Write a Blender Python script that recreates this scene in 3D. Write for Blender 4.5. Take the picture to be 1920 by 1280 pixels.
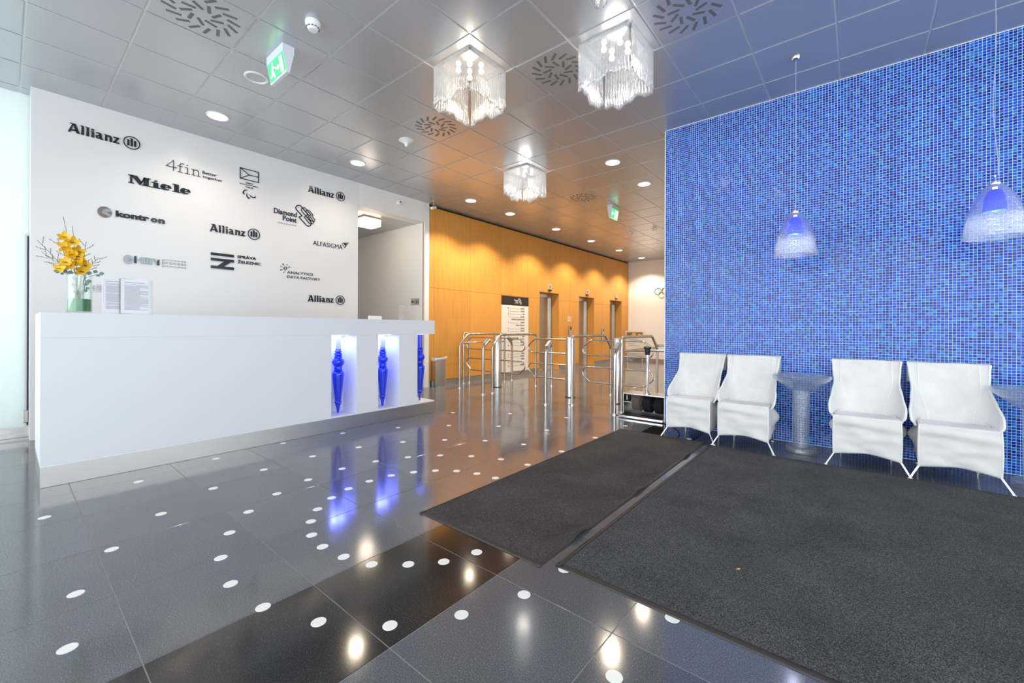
import bpy, bmesh, math, random
from mathutils import Vector, Matrix, noise

random.seed(7)
scene = bpy.context.scene
for o in list(bpy.data.objects):
    bpy.data.objects.remove(o)
COL = scene.collection
PI = math.pi
sin, cos = math.sin, math.cos

# ---------------------------------------------------------------- camera
cam_d = bpy.data.cameras.new('camera')
cam_d.sensor_width = 36.0
cam_d.lens = 785.09 / 1920 * 36.0
cam_d.shift_y = -(640 - 615.5) / 1920
cam_d.clip_start = 0.05
cam_d.clip_end = 100
cam = bpy.data.objects.new('camera', cam_d)
COL.objects.link(cam)
cam.matrix_world = (Matrix.Translation((0, 0, 1.1)) @ Matrix.Rotation(0.68978, 4, 'Z')
                    @ Matrix.Rotation(PI / 2, 4, 'X') @ Matrix.Rotation(0.004, 4, 'Z'))
scene.camera = cam

# ---------------------------------------------------------------- world, daylight, exposure
world = bpy.data.worlds.new('world')
scene.world = world
world.use_nodes = True
bg = world.node_tree.nodes['Background']
bg.inputs[0].default_value = (0.78, 0.88, 1.0, 1)
bg.inputs[1].default_value = 1.0
vs = scene.view_settings
vs.view_transform = 'Standard'
vs.look = 'None'
vs.exposure = 0.42
vs.gamma = 1.0
vs.use_curve_mapping = False


def area_light(name, loc, rot, sx, sy, power, color):
    l = bpy.data.lights.new(name, 'AREA')
    l.shape = 'RECTANGLE'
    l.size, l.size_y = sx, sy
    l.energy = power
    l.color = color
    o = bpy.data.objects.new(name, l)
    COL.objects.link(o)
    o.location = loc
    o.rotation_euler = rot
    return o


# daylight through the glazed entrance front behind the viewpoint and the frosted glass on the left
area_light('entrance_daylight', (-1.4, -3.75, 1.75), (PI / 2, 0, 0), 9.4, 3.1, 350, (0.93, 0.965, 1.0))
area_light('side_daylight', (-6.95, -1.7, 1.7), (0, -PI / 2, 0), 3.2, 3.3, 60, (0.93, 0.97, 1.0))
area_light('street_daylight', (3.55, 0.6, 1.75), (0, PI / 2, 0), 3.1, 7.6, 140, (0.95, 0.97, 1.0))

CEIL = 3.41
T = 0.5557              # tile pitch of ceiling and floor
CX0, CY0 = -5.684, 0.089   # ceiling grid origin
FX0, FY0 = -3.46, 0.29     # floor grid origin


def ctile(i, j):
    return CX0 + i * T, CY0 + j * T


# ---------------------------------------------------------------- materials
def new_mat(name):
    m = bpy.data.materials.new(name)
    m.use_nodes = True
    nt = m.node_tree
    return m, nt, nt.nodes['Principled BSDF'], nt.nodes['Material Output']


def pbr(name, col, rough=0.5, metal=0.0, spec=0.5, emis=None, es=0.0, trans=0.0, ior=1.45, coat=0.0, sheen=0.0):
    m, nt, b, out = new_mat(name)
    b.inputs['Base Color'].default_value = (*col, 1)
    b.inputs['Roughness'].default_value = rough
    b.inputs['Metallic'].default_value = metal
    b.inputs['Specular IOR Level'].default_value = spec
    b.inputs['IOR'].default_value = ior
    b.inputs['Transmission Weight'].default_value = trans
    b.inputs['Coat Weight'].default_value = coat
    b.inputs['Sheen Weight'].default_value = sheen
    if emis:
        b.inputs['Emission Color'].default_value = (*emis, 1)
        b.inputs['Emission Strength'].default_value = es
    return m


def N(nt, typ, **kw):
    n = nt.nodes.new(typ)
    for k, v in kw.items():
        setattr(n, k, v)
    return n


def ramp(nt, src, stops):
    r = N(nt, 'ShaderNodeValToRGB')
    el = r.color_ramp.elements
    while len(el) < len(stops):
        el.new(0.5)
    for e, (p, c) in zip(el, stops):
        e.position = p
        e.color = (*c, 1)
    nt.links.new(src, r.inputs[0])
    return r.outputs[0]


def tex_noise(nt, scale, detail=2, vec=None, rough=0.5):
    n = N(nt, 'ShaderNodeTexNoise')
    n.inputs['Scale'].default_value = scale
    n.inputs['Detail'].default_value = detail
    n.inputs['Roughness'].default_value = rough
    if vec is not None:
        nt.links.new(vec, n.inputs['Vector'])
    return n


def mixc(nt, a, b, fac, typ='MIX'):
    m = N(nt, 'ShaderNodeMix', data_type='RGBA', blend_type=typ)
    for i, v in ((0, fac), (6, a), (7, b)):
        if isinstance(v, (int, float)):
            m.inputs[i].default_value = v
        elif isinstance(v, tuple):
            m.inputs[i].default_value = (*v, 1)
        else:
            nt.links.new(v, m.inputs[i])
    return m.outputs[2]


def bump(nt, b, h, strength=0.2, dist=0.01):
    n = N(nt, 'ShaderNodeBump')
    n.inputs['Strength'].default_value = strength
    n.inputs['Distance'].default_value = dist
    nt.links.new(h, n.inputs['Height'])
    nt.links.new(n.outputs[0], b.inputs['Normal'])


def obj_coord(nt, scale=None):
    tc = N(nt, 'ShaderNodeNewGeometry')
    if scale is None:
        return tc.outputs['Position']
    mp = N(nt, 'ShaderNodeMapping')
    mp.inputs['Scale'].default_value = scale
    nt.links.new(tc.outputs['Position'], mp.inputs[0])
    return mp.outputs[0]


def stone(name, c_dark, c_mid, c_light, rough):
    m, nt, b, out = new_mat(name)
    p = obj_coord(nt)
    fine = tex_noise(nt, 230, 4, p, 0.75)
    col = ramp(nt, fine.outputs[0], [(0.34, c_dark), (0.47, c_mid), (0.55, c_mid), (0.68, c_light)])
    big = tex_noise(nt, 1.7, 4, p)
    shade = ramp(nt, big.outputs[0], [(0.3, (0.88, 0.88, 0.88)), (0.7, (1.08, 1.08, 1.08))])
    col = mixc(nt, col, shade, 1.0, 'MULTIPLY')
    info = N(nt, 'ShaderNodeObjectInfo')
    var = ramp(nt, info.outputs['Random'], [(0, (0.9, 0.9, 0.9)), (1, (1.1, 1.1, 1.1))])
    col = mixc(nt, col, var, 1.0, 'MULTIPLY')
    nt.links.new(col, b.inputs['Base Color'])
    b.inputs['Roughness'].default_value = rough
    b.inputs['Specular IOR Level'].default_value = 0.75
    return m


M = {}
M['grey_stone'] = stone('grey_terrazzo', (0.03, 0.032, 0.038), (0.105, 0.11, 0.126), (0.32, 0.33, 0.36), 0.11)
M['black_stone'] = stone('black_terrazzo', (0.006, 0.006, 0.007), (0.013, 0.012, 0.012), (0.1, 0.1, 0.1), 0.1)
M['grout'] = pbr('grout', (0.3, 0.295, 0.295), 0.6)
M['dot'] = pbr('inlay_white', (0.86, 0.84, 0.79), 0.25)
M['white_wall'] = pbr('white_gloss_panel', (0.76, 0.75, 0.76), 0.26)
M['white_paint'] = pbr('white_paint', (0.8, 0.78, 0.77), 0.55)
M['desk_white'] = pbr('desk_white', (0.76, 0.765, 0.8), 0.35)
M['plastic_white'] = pbr('white_plastic', (0.85, 0.85, 0.84), 0.4)
M['black'] = pbr('black_satin', (0.012, 0.012, 0.014), 0.4)
M['shadow_gap'] = pbr('black_profile', (0.01, 0.01, 0.01), 0.7)
M['logo_black'] = pbr('black_mirror_acrylic', (0.018, 0.022, 0.03), 0.12, 0, 0.4)
M['logo_grey'] = pbr('grey_print', (0.35, 0.35, 0.36), 0.5)
M['logo_silver'] = pbr('silver_acrylic', (0.3, 0.33, 0.36), 0.25, 0.3)
M['logo_bronze'] = pbr('bronze_acrylic', (0.2, 0.15, 0.12), 0.2, 0.5)
M['logo_copper'] = pbr('copper_acrylic', (0.33, 0.17, 0.08), 0.2, 0.6)
M['chrome'] = pbr('chrome', (0.75, 0.75, 0.76), 0.08, 1.0)
M['dark_slot'] = pbr('diffuser_slot', (0.15, 0.155, 0.16), 0.6)
M['rubber'] = pbr('rubber_edge', (0.035, 0.028, 0.025), 0.5)
M['green_sign'] = pbr('exit_green', (0.05, 0.55, 0.16), 0.4, emis=(0.08, 0.75, 0.25), es=0.75)
M['sign_white'] = pbr('exit_white', (0.9, 1.0, 0.9), 0.4, emis=(0.9, 1.0, 0.85), es=0.95)
M['paper'] = pbr('paper', (0.86, 0.86, 0.9), 0.7)
M['print_grey'] = pbr('print_grey', (0.3, 0.3, 0.34), 0.8)
M['lamp_warm'] = pbr('lamp_warm', (1, 1, 1), 0.4, emis=(1.0, 0.86, 0.66), es=9.0)
M['lamp_corridor'] = pbr('lamp_corridor', (1, 1, 1), 0.4, emis=(1.0, 0.8, 0.52), es=3.0)
M['bulb'] = pbr('bulb', (1, 1, 1), 0.4, emis=(1.0, 0.93, 0.84), es=4.0)
M['led_blue'] = pbr('led_blue', (1, 1, 1), 0.4, emis=(0.62, 0.68, 1.0), es=2.0)
M['lens_black'] = pbr('lens_black', (0.005, 0.005, 0.005), 0.1)
M['bin_liner'] = pbr('bin_liner', (0.7, 0.7, 0.7), 0.35)
M['brush_brown'] = pbr('brush_brown', (0.11, 0.08, 0.065), 0.95, sheen=0.4)
M['brush_black'] = pbr('brush_black', (0.008, 0.008, 0.01), 0.9)
M['brush_core'] = pbr('brush_core', (0.4, 0.22, 0.1), 0.6)
M['red_print'] = pbr('red_print', (0.35, 0.03, 0.04), 0.6)
M['ring_blue'] = pbr('ring_blue', (0.03, 0.28, 0.52), 0.4)
M['ring_yellow'] = pbr('ring_yellow', (0.85, 0.45, 0.05), 0.4)
M['ring_black'] = pbr('ring_black', (0.02, 0.02, 0.02), 0.4)
M['stem_green'] = pbr('stem_green', (0.36, 0.42, 0.12), 0.5)
M['twig'] = pbr('twig', (0.17, 0.155, 0.11), 0.8)
M['orchid'] = pbr('orchid_yellow', (0.85, 0.5, 0.02), 0.5)
M['orchid_lip'] = pbr('orchid_lip', (0.5, 0.16, 0.04), 0.5)
M['eucalyptus'] = pbr('eucalyptus_leaf', (0.17, 0.27, 0.25), 0.55)
M['plate_grey'] = pbr('plate_grey', (0.55, 0.53, 0.51), 0.35, 0.4)

# ceiling metal
m, nt, b, out = new_mat('ceiling_metal')
b.inputs['Base Color'].default_value = (0.56, 0.575, 0.6, 1)
b.inputs['Metallic'].default_value = 0.55
p = obj_coord(nt)
n1 = tex_noise(nt, 1.1, 2, p)
nt.links.new(ramp(nt, n1.outputs[0], [(0.3, (0.5, 0.515, 0.545)), (0.7, (0.53, 0.545, 0.575))]), b.inputs['Base Color'])
b.inputs['Roughness'].default_value = 0.3
M['ceiling'] = m
M['ceiling_tee'] = pbr('ceiling_tee', (0.7, 0.7, 0.72), 0.4, 0.2)

# brushed stainless steel
m, nt, b, out = new_mat('stainless')
b.inputs['Metallic'].default_value = 1.0
p = obj_coord(nt, (3, 3, 160))
n1 = tex_noise(nt, 6, 3, p)
nt.links.new(ramp(nt, n1.outputs[0], [(0.3, (0.5, 0.48, 0.46)), (0.7, (0.66, 0.64, 0.61))]), b.inputs['Base Color'])
b.inputs['Roughness'].default_value = 0.24
M['steel'] = m
M['plinth_steel'] = pbr('plinth_steel', (0.6, 0.585, 0.56), 0.3, 1.0)
M['steel_tube'] = pbr('steel_tube', (0.5, 0.475, 0.455), 0.2, 1.0)
M['steel_dull'] = pbr('steel_dull', (0.5, 0.47, 0.44), 0.33, 1.0)

# wood veneer, vertical grain
m, nt, b, out = new_mat('wood_veneer')
p = obj_coord(nt, (9, 9, 0.55))
n1 = tex_noise(nt, 3.0, 5, p, 0.6)
p2 = obj_coord(nt, (70, 70, 2.2))
n2 = tex_noise(nt, 2.5, 3, p2)
c1 = ramp(nt, n1.outputs[0], [(0.25, (0.60, 0.27, 0.05)), (0.75, (0.71, 0.345, 0.075))])
c2 = ramp(nt, n2.outputs[0], [(0.3, (0.985, 0.983, 0.98)), (0.7, (1.01, 1.01, 1.01))])
col = mixc(nt, c1, c2, 1.0, 'MULTIPLY')
info = N(nt, 'ShaderNodeObjectInfo')
var = ramp(nt, info.outputs['Random'], [(0, (0.94, 0.93, 0.92)), (1, (1.04, 1.04, 1.04))])
nt.links.new(mixc(nt, col, var, 1.0, 'MULTIPLY'), b.inputs['Base Color'])
b.inputs['Roughness'].default_value = 0.42
M['wood'] = m

# glass mosaic: colour per tile from a colour attribute
m, nt, b, out = new_mat('glass_mosaic')
a = N(nt, 'ShaderNodeVertexColor', layer_name='tint')
fl = tex_noise(nt, 190, 2, obj_coord(nt))
sp = ramp(nt, fl.outputs[0], [(0.42, (0.82, 0.86, 0.92)), (0.7, (1.25, 1.2, 1.1))])
nt.links.new(mixc(nt, a.outputs[0], sp, 1.0, 'MULTIPLY'), b.inputs['Base Color'])
b.inputs['Roughness'].default_value = 0.12
b.inputs['Specular IOR Level'].default_value = 0.2
M['mosaic'] = m
M['mosaic_grout'] = pbr('mosaic_grout', (0.68, 0.8, 0.95), 0.6)

# woven off-white fabric
m, nt, b, out = new_mat('canvas_cover')
p = obj_coord(nt)
n1 = tex_noise(nt, 9, 4, p)
nt.links.new(ramp(nt, n1.outputs[0], [(0.3, (0.70, 0.685, 0.665)), (0.7, (0.77, 0.755, 0.735))]), b.inputs['Base Color'])
n2 = tex_noise(nt, 14, 4, p)
bump(nt, b, n2.outputs[0], 0.35, 0.012)
b.inputs['Roughness'].default_value = 0.9
b.inputs['Specular IOR Level'].default_value = 0.2
b.inputs['Sheen Weight'].default_value = 0.2
M['canvas'] = m
M['piping'] = pbr('canvas_piping', (0.8, 0.79, 0.77), 0.8)


def mat_carpet(name, c0, c1, c2):
    m, nt, b, out = new_mat(name)
    p = obj_coord(nt)
    n1 = tex_noise(nt, 240, 3, p, 0.7)
    col = ramp(nt, n1.outputs[0], [(0.33, c0), (0.5, c1), (0.7, c2)])
    n3 = tex_noise(nt, 3, 5, p)
    sh = ramp(nt, n3.outputs[0], [(0.3, (0.8, 0.8, 0.8)), (0.7, (1.15, 1.15, 1.15))])
    nt.links.new(mixc(nt, col, sh, 1.0, 'MULTIPLY'), b.inputs['Base Color'])
    bump(nt, b, n1.outputs[0], 0.8, 0.006)
    b.inputs['Roughness'].default_value = 0.95
    b.inputs['Specular IOR Level'].default_value = 0.1
    return m


M['carpet_brown'] = mat_carpet('carpet_brown_grey', (0.022, 0.019, 0.0185), (0.068, 0.059, 0.058), (0.2, 0.178, 0.172))
M['carpet_blue'] = mat_carpet('carpet_charcoal', (0.022, 0.0215, 0.0225), (0.07, 0.068, 0.07), (0.23, 0.224, 0.224))


def thin_glass(name, tint=(1, 1, 1), milky=0.0, rough=0.03, bump_scale=None, gloss_extra=0.04, milk_col=(0.95, 0.97, 1.0), bump_str=0.8, bump_fr=True):
    """clear pane: straight-through transparency + fresnel gloss + a little milky body"""
    m, nt, b, out = new_mat(name)
    nt.nodes.remove(b)
    tr = N(nt, 'ShaderNodeBsdfTransparent')
    tr.inputs[0].default_value = (*tint, 1)
    gl = N(nt, 'ShaderNodeBsdfGlossy')
    gl.inputs['Roughness'].default_value = rough
    fr = N(nt, 'ShaderNodeLayerWeight')
    fr.inputs[0].default_value = 0.5
    pw = N(nt, 'ShaderNodeMath', operation='POWER')
    pw.inputs[1].default_value = 3.0
    nt.links.new(fr.outputs['Facing'], pw.inputs[0])
    ml = N(nt, 'ShaderNodeMath', operation='MULTIPLY')
    ml.inputs[1].default_value = 0.8
    nt.links.new(pw.outputs[0], ml.inputs[0])
    ad = N(nt, 'ShaderNodeMath', operation='ADD', use_clamp=True)
    ad.inputs[1].default_value = gloss_extra + 0.035
    nt.links.new(ml.outputs[0], ad.inputs[0])
    mx = N(nt, 'ShaderNodeMixShader')
    nt.links.new(ad.outputs[0], mx.inputs[0])
    nt.links.new(tr.outputs[0], mx.inputs[1])
    nt.links.new(gl.outputs[0], mx.inputs[2])
    last = mx
    if milky:
        df = N(nt, 'ShaderNodeBsdfDiffuse')
        df.inputs[0].default_value = (*milk_col, 1)
        tl = N(nt, 'ShaderNodeBsdfTranslucent')
        tl.inputs[0].default_value = (*milk_col, 1)
        m1 = N(nt, 'ShaderNodeMixShader')
        m1.inputs[0].default_value = 0.6
        nt.links.new(df.outputs[0], m1.inputs[1])
        nt.links.new(tl.outputs[0], m1.inputs[2])
        m2 = N(nt, 'ShaderNodeMixShader')
        m2.inputs[0].default_value = milky
        nt.links.new(mx.outputs[0], m2.inputs[1])
        nt.links.new(m1.outputs[0], m2.inputs[2])
        last = m2
    if bump_scale:
        p = obj_coord(nt, bump_scale)
        n1 = tex_noise(nt, 1.0, 3, p)
        bp = N(nt, 'ShaderNodeBump')
        bp.inputs['Strength'].default_value = bump_str
        bp.inputs['Distance'].default_value = 0.02
        nt.links.new(n1.outputs[0], bp.inputs['Height'])
        nt.links.new(bp.outputs[0], gl.inputs['Normal'])
        if bump_fr:
            nt.links.new(bp.outputs[0], fr.inputs['Normal'])
    nt.links.new(last.outputs[0], out.inputs[0])
    return m


M['pane'] = thin_glass('clear_pane', (0.97, 0.99, 0.98))
M['acrylic'] = thin_glass('clear_acrylic', (0.985, 0.985, 0.99), 0.0, 0.03, None, 0.0)
M['vase_glass'] = thin_glass('vase_glass', (0.93, 0.97, 0.95), 0.02, 0.02, None, 0.05)
M['water_leaf'] = pbr('leaf_band', (0.09, 0.3, 0.12), 0.3)
M['ice_glass'] = thin_glass('ribbed_ice_glass', (0.9, 0.91, 0.92), 0.13, 0.14, (60, 60, 9), 0.12)
M['shade_glass'] = thin_glass('shade_glass', (0.88, 0.92, 0.97), 0.12, 0.06, (30, 30, 45), 0.05, (0.9, 0.94, 1.0), 0.5, False)
M['blue_glass_thin'] = thin_glass('blue_shade_glass', (0.01, 0.1, 0.7), 0.8, 0.08, None, 0.02, (0.004, 0.07, 0.8))
M['clear_glass'] = thin_glass('thick_clear_glass', (0.88, 0.92, 0.96), 0.19, 0.06, (20, 20, 60), 0.1, (0.95, 0.97, 1.0), 0.25, False)
m, nt, b, out = new_mat('column_glass')
b.inputs['Base Color'].default_value = (0.95, 0.97, 1.0, 1)
b.inputs['Roughness'].default_value = 0.03
b.inputs['Transmission Weight'].default_value = 1.0
b.inputs['IOR'].default_value = 1.4
n1 = N(nt, 'ShaderNodeTexVoronoi')
n1.inputs['Scale'].default_value = 55
nt.links.new(obj_coord(nt), n1.inputs['Vector'])
bump(nt, b, n1.outputs['Distance'], 0.5, 0.006)
M['bubble_glass'] = thin_glass('bubble_column_glass', (0.88, 0.92, 0.97), 0.2, 0.06, (45, 45, 70), 0.1, (0.95, 0.97, 1.0), 0.6, False)
m, nt, b, out = new_mat('cobalt_glass')
b.inputs['Base Color'].default_value = (0.001, 0.035, 0.75, 1)
b.inputs['Roughness'].default_value = 0.05
b.inputs['Specular IOR Level'].default_value = 0.6
b.inputs['Coat Weight'].default_value = 0.6
b.inputs['Coat Roughness'].default_value = 0.03
M['cobalt'] = m
M['cobalt_lit'] = pbr('lit_cobalt_glass', (0.55, 0.6, 0.95), 0.08, trans=0.6, ior=1.4)  # cobalt rod top with the niche light's paleness put into its colour

# frosted glass wall: lets diffused daylight in
m, nt, b, out = new_mat('frosted_glass')
nt.nodes.remove(b)
tl = N(nt, 'ShaderNodeBsdfTranslucent')
tl.inputs[0].default_value = (0.88, 0.93, 0.91, 1)
df = N(nt, 'ShaderNodeBsdfDiffuse')
df.inputs[0].default_value = (0.85, 0.89, 0.87, 1)
gl = N(nt, 'ShaderNodeBsdfGlossy')
gl.inputs['Roughness'].default_value = 0.25
mx = N(nt, 'ShaderNodeMixShader')
mx.inputs[0].default_value = 0.5
mx2 = N(nt, 'ShaderNodeMixShader')
mx2.inputs[0].default_value = 0.06
nt.links.new(df.outputs[0], mx.inputs[1])
nt.links.new(tl.outputs[0], mx.inputs[2])
nt.links.new(mx.outputs[0], mx2.inputs[1])
nt.links.new(gl.outputs[0], mx2.inputs[2])
nt.links.new(mx2.outputs[0], out.inputs[0])
M['frosted'] = m


# ---------------------------------------------------------------- mesh helpers
class MB:
    def __init__(self):
        self.v, self.f, self.mi = [], [], []

    def add(self, vs_, fs, mi=0):
        o = len(self.v)
        self.v += [tuple(q) for q in vs_]
        for f in fs:
            self.f.append(tuple(i + o for i in f))
            self.mi.append(mi)
        return self

    def box(self, x0, x1, y0, y1, z0, z1, mi=0):
        vs_ = [(x, y, z) for z in (z0, z1) for y in (y0, y1) for x in (x0, x1)]
        return self.add(vs_, [(0, 2, 3, 1), (4, 5, 7, 6), (0, 1, 5, 4), (2, 6, 7, 3), (0, 4, 6, 2), (1, 3, 7, 5)], mi)

    def bbox(self, x0, x1, y0, y1, z0, z1, c=0.004, mi=0):
        """box with chamfered edges"""
        bm = bmesh.new()
        bmesh.ops.create_cube(bm, size=1)
        for v in bm.verts:
            v.co = Vector(((x0 + x1) / 2 + v.co.x * (x1 - x0), (y0 + y1) / 2 + v.co.y * (y1 - y0), (z0 + z1) / 2 + v.co.z * (z1 - z0)))
        bmesh.ops.bevel(bm, geom=bm.edges[:], offset=c, segments=2, affect='EDGES', profile=0.6)
        return self.bm(bm, mi)

    def bm(self, bm, mi=0):
        bm.verts.index_update()
        self.add([v.co.copy() for v in bm.verts], [[v.index for v in f.verts] for f in bm.faces], mi)
        bm.free()
        return self

    def prism(self, poly, fn, t0, t1, mi=0):
        """extrude a 2D polygon; fn(a, b, t) -> xyz"""
        ar = sum(poly[i - 1][0] * poly[i][1] - poly[i][0] * poly[i - 1][1] for i in range(len(poly)))
        if ar < 0:
            poly = poly[::-1]
        n = len(poly)
        vs_ = [fn(a, b_, t0) for a, b_ in poly] + [fn(a, b_, t1) for a, b_ in poly]
        fs = [tuple(range(n))[::-1], tuple(range(n, 2 * n))]
        fs += [(i, (i + 1) % n, n + (i + 1) % n, n + i) for i in range(n)]
        return self.add(vs_, fs, mi)

    def lathe(self, prof, c=(0, 0, 0), seg=32, mi=0, cap=True):
        o = len(self.v)
        n = len(prof)
        vs_, fs = [], []
        for k in range(seg):
            a = 2 * PI * k / seg
            for r, z in prof:
                vs_.append((c[0] + r * cos(a), c[1] + r * sin(a), c[2] + z))
        for k in range(seg):
            k2 = (k + 1) % seg
            for i in range(n - 1):
                fs.append((k * n + i, k2 * n + i, k2 * n + i + 1, k * n + i + 1))
        if cap:
            if prof[0][0] > 1e-5:
                fs.append(tuple(k * n for k in range(seg))[::-1])
            if prof[-1][0] > 1e-5:
                fs.append(tuple(k * n + n - 1 for k in range(seg)))
        return self.add(vs_, fs, mi)

    def tube(self, pts, r, seg=10, mi=0, closed=False, cap=True):
        pts = [Vector(q) for q in pts]
        n = len(pts)
        rs = r if isinstance(r, (list, tuple)) else [r] * n
        prev = None
        vs_, fs = [], []
        for i, q in enumerate(pts):
            if closed:
                d = (pts[(i + 1) % n] - pts[i - 1])
            else:
                d = pts[min(i + 1, n - 1)] - pts[max(i - 1, 0)]
            d.normalize()
            if prev is None:
                up = Vector((0, 0, 1)) if abs(d.z) < 0.9 else Vector((1, 0, 0))
                a = d.cross(up).normalized()
            else:
                a = (prev - d * prev.dot(d)).normalized()
            prev = a
            b_ = d.cross(a)
            for k in range(seg):
                t = 2 * PI * k / seg
                vs_.append(q + a * (rs[i] * cos(t)) + b_ * (rs[i] * sin(t)))
        m_ = n if closed else n - 1
        for i in range(m_):
            j = (i + 1) % n
            for k in range(seg):
                k2 = (k + 1) % seg
                fs.append((i * seg + k, i * seg + k2, j * seg + k2, j * seg + k))
        if cap and not closed:
            fs.append(tuple(range(seg))[::-1])
            fs.append(tuple((n - 1) * seg + k for k in range(seg)))
        return self.add(vs_, fs, mi)

    def grid(self, fn, nu, nv, mi=0):
        vs_ = [fn(i / nu, j / nv) for j in range(nv + 1) for i in range(nu + 1)]
        fs = [(j * (nu + 1) + i, j * (nu + 1) + i + 1, (j + 1) * (nu + 1) + i + 1, (j + 1) * (nu + 1) + i)
              for j in range(nv) for i in range(nu)]
        return self.add(vs_, fs, mi)

    def mesh(self, name, mats, smooth=False, angle=None):
        me = bpy.data.meshes.new(name)
        me.from_pydata(self.v, [], self.f)
        if not isinstance(mats, (list, tuple)):
            mats = [mats]
        for m_ in mats:
            me.materials.append(m_)
        me.polygons.foreach_set('material_index', self.mi)
        if smooth:
            me.polygons.foreach_set('use_smooth', [True] * len(me.polygons))
            try:
                me.set_sharp_from_angle(angle=math.radians(angle or 40))
            except Exception:
                pass
        me.update()
        return me

    def build(self, name, mats, parent=None, smooth=False, angle=None, local=False):
        o = bpy.data.objects.new(name, self.mesh(name, mats, smooth, angle))
        COL.objects.link(o)
        attach(o, parent, local)
        return o


def attach(o, parent, local=False):
    if parent is not None:
        o.parent = parent
        if not local and parent.parent is None:
            o.location = -Vector(parent.location)


def tag(o, label, cat, group=None):
    o['label'] = label
    o['category'] = cat
    if group:
        o['group'] = group
    return o


def thing(name, label, cat, loc=(0, 0, 0), group=None):
    o = bpy.data.objects.new(name, None)
    o.empty_display_size = 0.1
    COL.objects.link(o)
    o.location = loc
    return tag(o, label, cat, group)


def struct(o):
    o['kind'] = 'structure'
    return o


def copy_tree(root, loc=None, parent=None):
    c = root.copy()
    COL.objects.link(c)
    if parent is not None:
        c.parent = parent
    if loc is not None:
        c.location = loc
    for ch in list(root.children):
        copy_tree(ch, None, c)
    return c


def fillet(pts, r, n=5):
    """round the corners of a polyline"""
    pts = [Vector(q) for q in pts]
    out_ = [pts[0]]
    for i in range(1, len(pts) - 1):
        a, b_, c = pts[i - 1], pts[i], pts[i + 1]
        d1, d2 = (a - b_), (c - b_)
        rr_ = min(r, d1.length * 0.49, d2.length * 0.49)
        p1, p2 = b_ + d1.normalized() * rr_, b_ + d2.normalized() * rr_
        for k in range(n + 1):
            t = k / n
            out_.append(p1 * (1 - t) ** 2 + b_ * 2 * t * (1 - t) + p2 * t * t)
    out_.append(pts[-1])
    return out_


def light_point(name, loc, power, color, radius=0.05, parent=None):
    l = bpy.data.lights.new(name, 'POINT')
    l.energy = power
    l.color = color
    l.shadow_soft_size = radius
    o = bpy.data.objects.new(name, l)
    COL.objects.link(o)
    o.location = loc
    attach(o, parent)
    if parent is not None:
        o.location = Vector(loc) - Vector(parent.location)
    return o


def light_spot(name, loc, power, color, size_deg, blend, radius=0.05, parent=None):
    l = bpy.data.lights.new(name, 'SPOT')
    l.energy = power
    l.color = color
    l.spot_size = math.radians(size_deg)
    l.spot_blend = blend
    l.shadow_soft_size = radius
    o = bpy.data.objects.new(name, l)
    COL.objects.link(o)
    o.parent = parent
    o.location = Vector(loc) - Vector(parent.location)
    return o


# 2D -> wall mappings (right-handed): left wall faces +X, rear walls face -Y
def on_left(x):
    return lambda a, b_, t: (x + t, a, b_)


def on_rear(y):
    return lambda a, b_, t: (a, y - t, b_)


def stroke2d(mb, pts, w, fn, t0, t1, mi=0, closed=False):
    """polyline of given width(s) as extruded flat pieces"""
    n = len(pts)
    ws = w if isinstance(w, (list, tuple)) else [w] * n
    L_, R_ = [], []
    for i in range(n):
        if closed:
            a, c = pts[i - 1], pts[(i + 1) % n]
        else:
            a, c = pts[max(i - 1, 0)], pts[min(i + 1, n - 1)]
        b_ = pts[i]
        d1 = Vector((b_[0] - a[0], b_[1] - a[1]))
        d2 = Vector((c[0] - b_[0], c[1] - b_[1]))
        if d1.length < 1e-9:
            d1 = d2
        if d2.length < 1e-9:
            d2 = d1
        d1, d2 = d1.normalized(), d2.normalized()
        t = d1 + d2
        t = t.normalized() if t.length > 1e-6 else d1
        nrm = Vector((-t.y, t.x))
        k = min(1.8, 1 / max(0.3, abs(nrm.dot(Vector((-d1.y, d1.x))))))
        h = ws[i] / 2 * k
        L_.append((b_[0] + nrm.x * h, b_[1] + nrm.y * h))
        R_.append((b_[0] - nrm.x * h, b_[1] - nrm.y * h))
    m_ = n if closed else n - 1
    for i in range(m_):
        j = (i + 1) % n
        mb.prism([R_[i], R_[j], L_[j], L_[i]], fn, t0, t1, mi)


def ellipse2d(cx, cy, rx, ry, n=28, a0=0.0, a1=2 * PI):
    full = abs(a1 - a0 - 2 * PI) < 1e-6
    m_ = n if full else n + 1
    return [(cx + rx * cos(a0 + (a1 - a0) * k / n), cy + ry * sin(a0 + (a1 - a0) * k / n)) for k in range(m_)]


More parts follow.
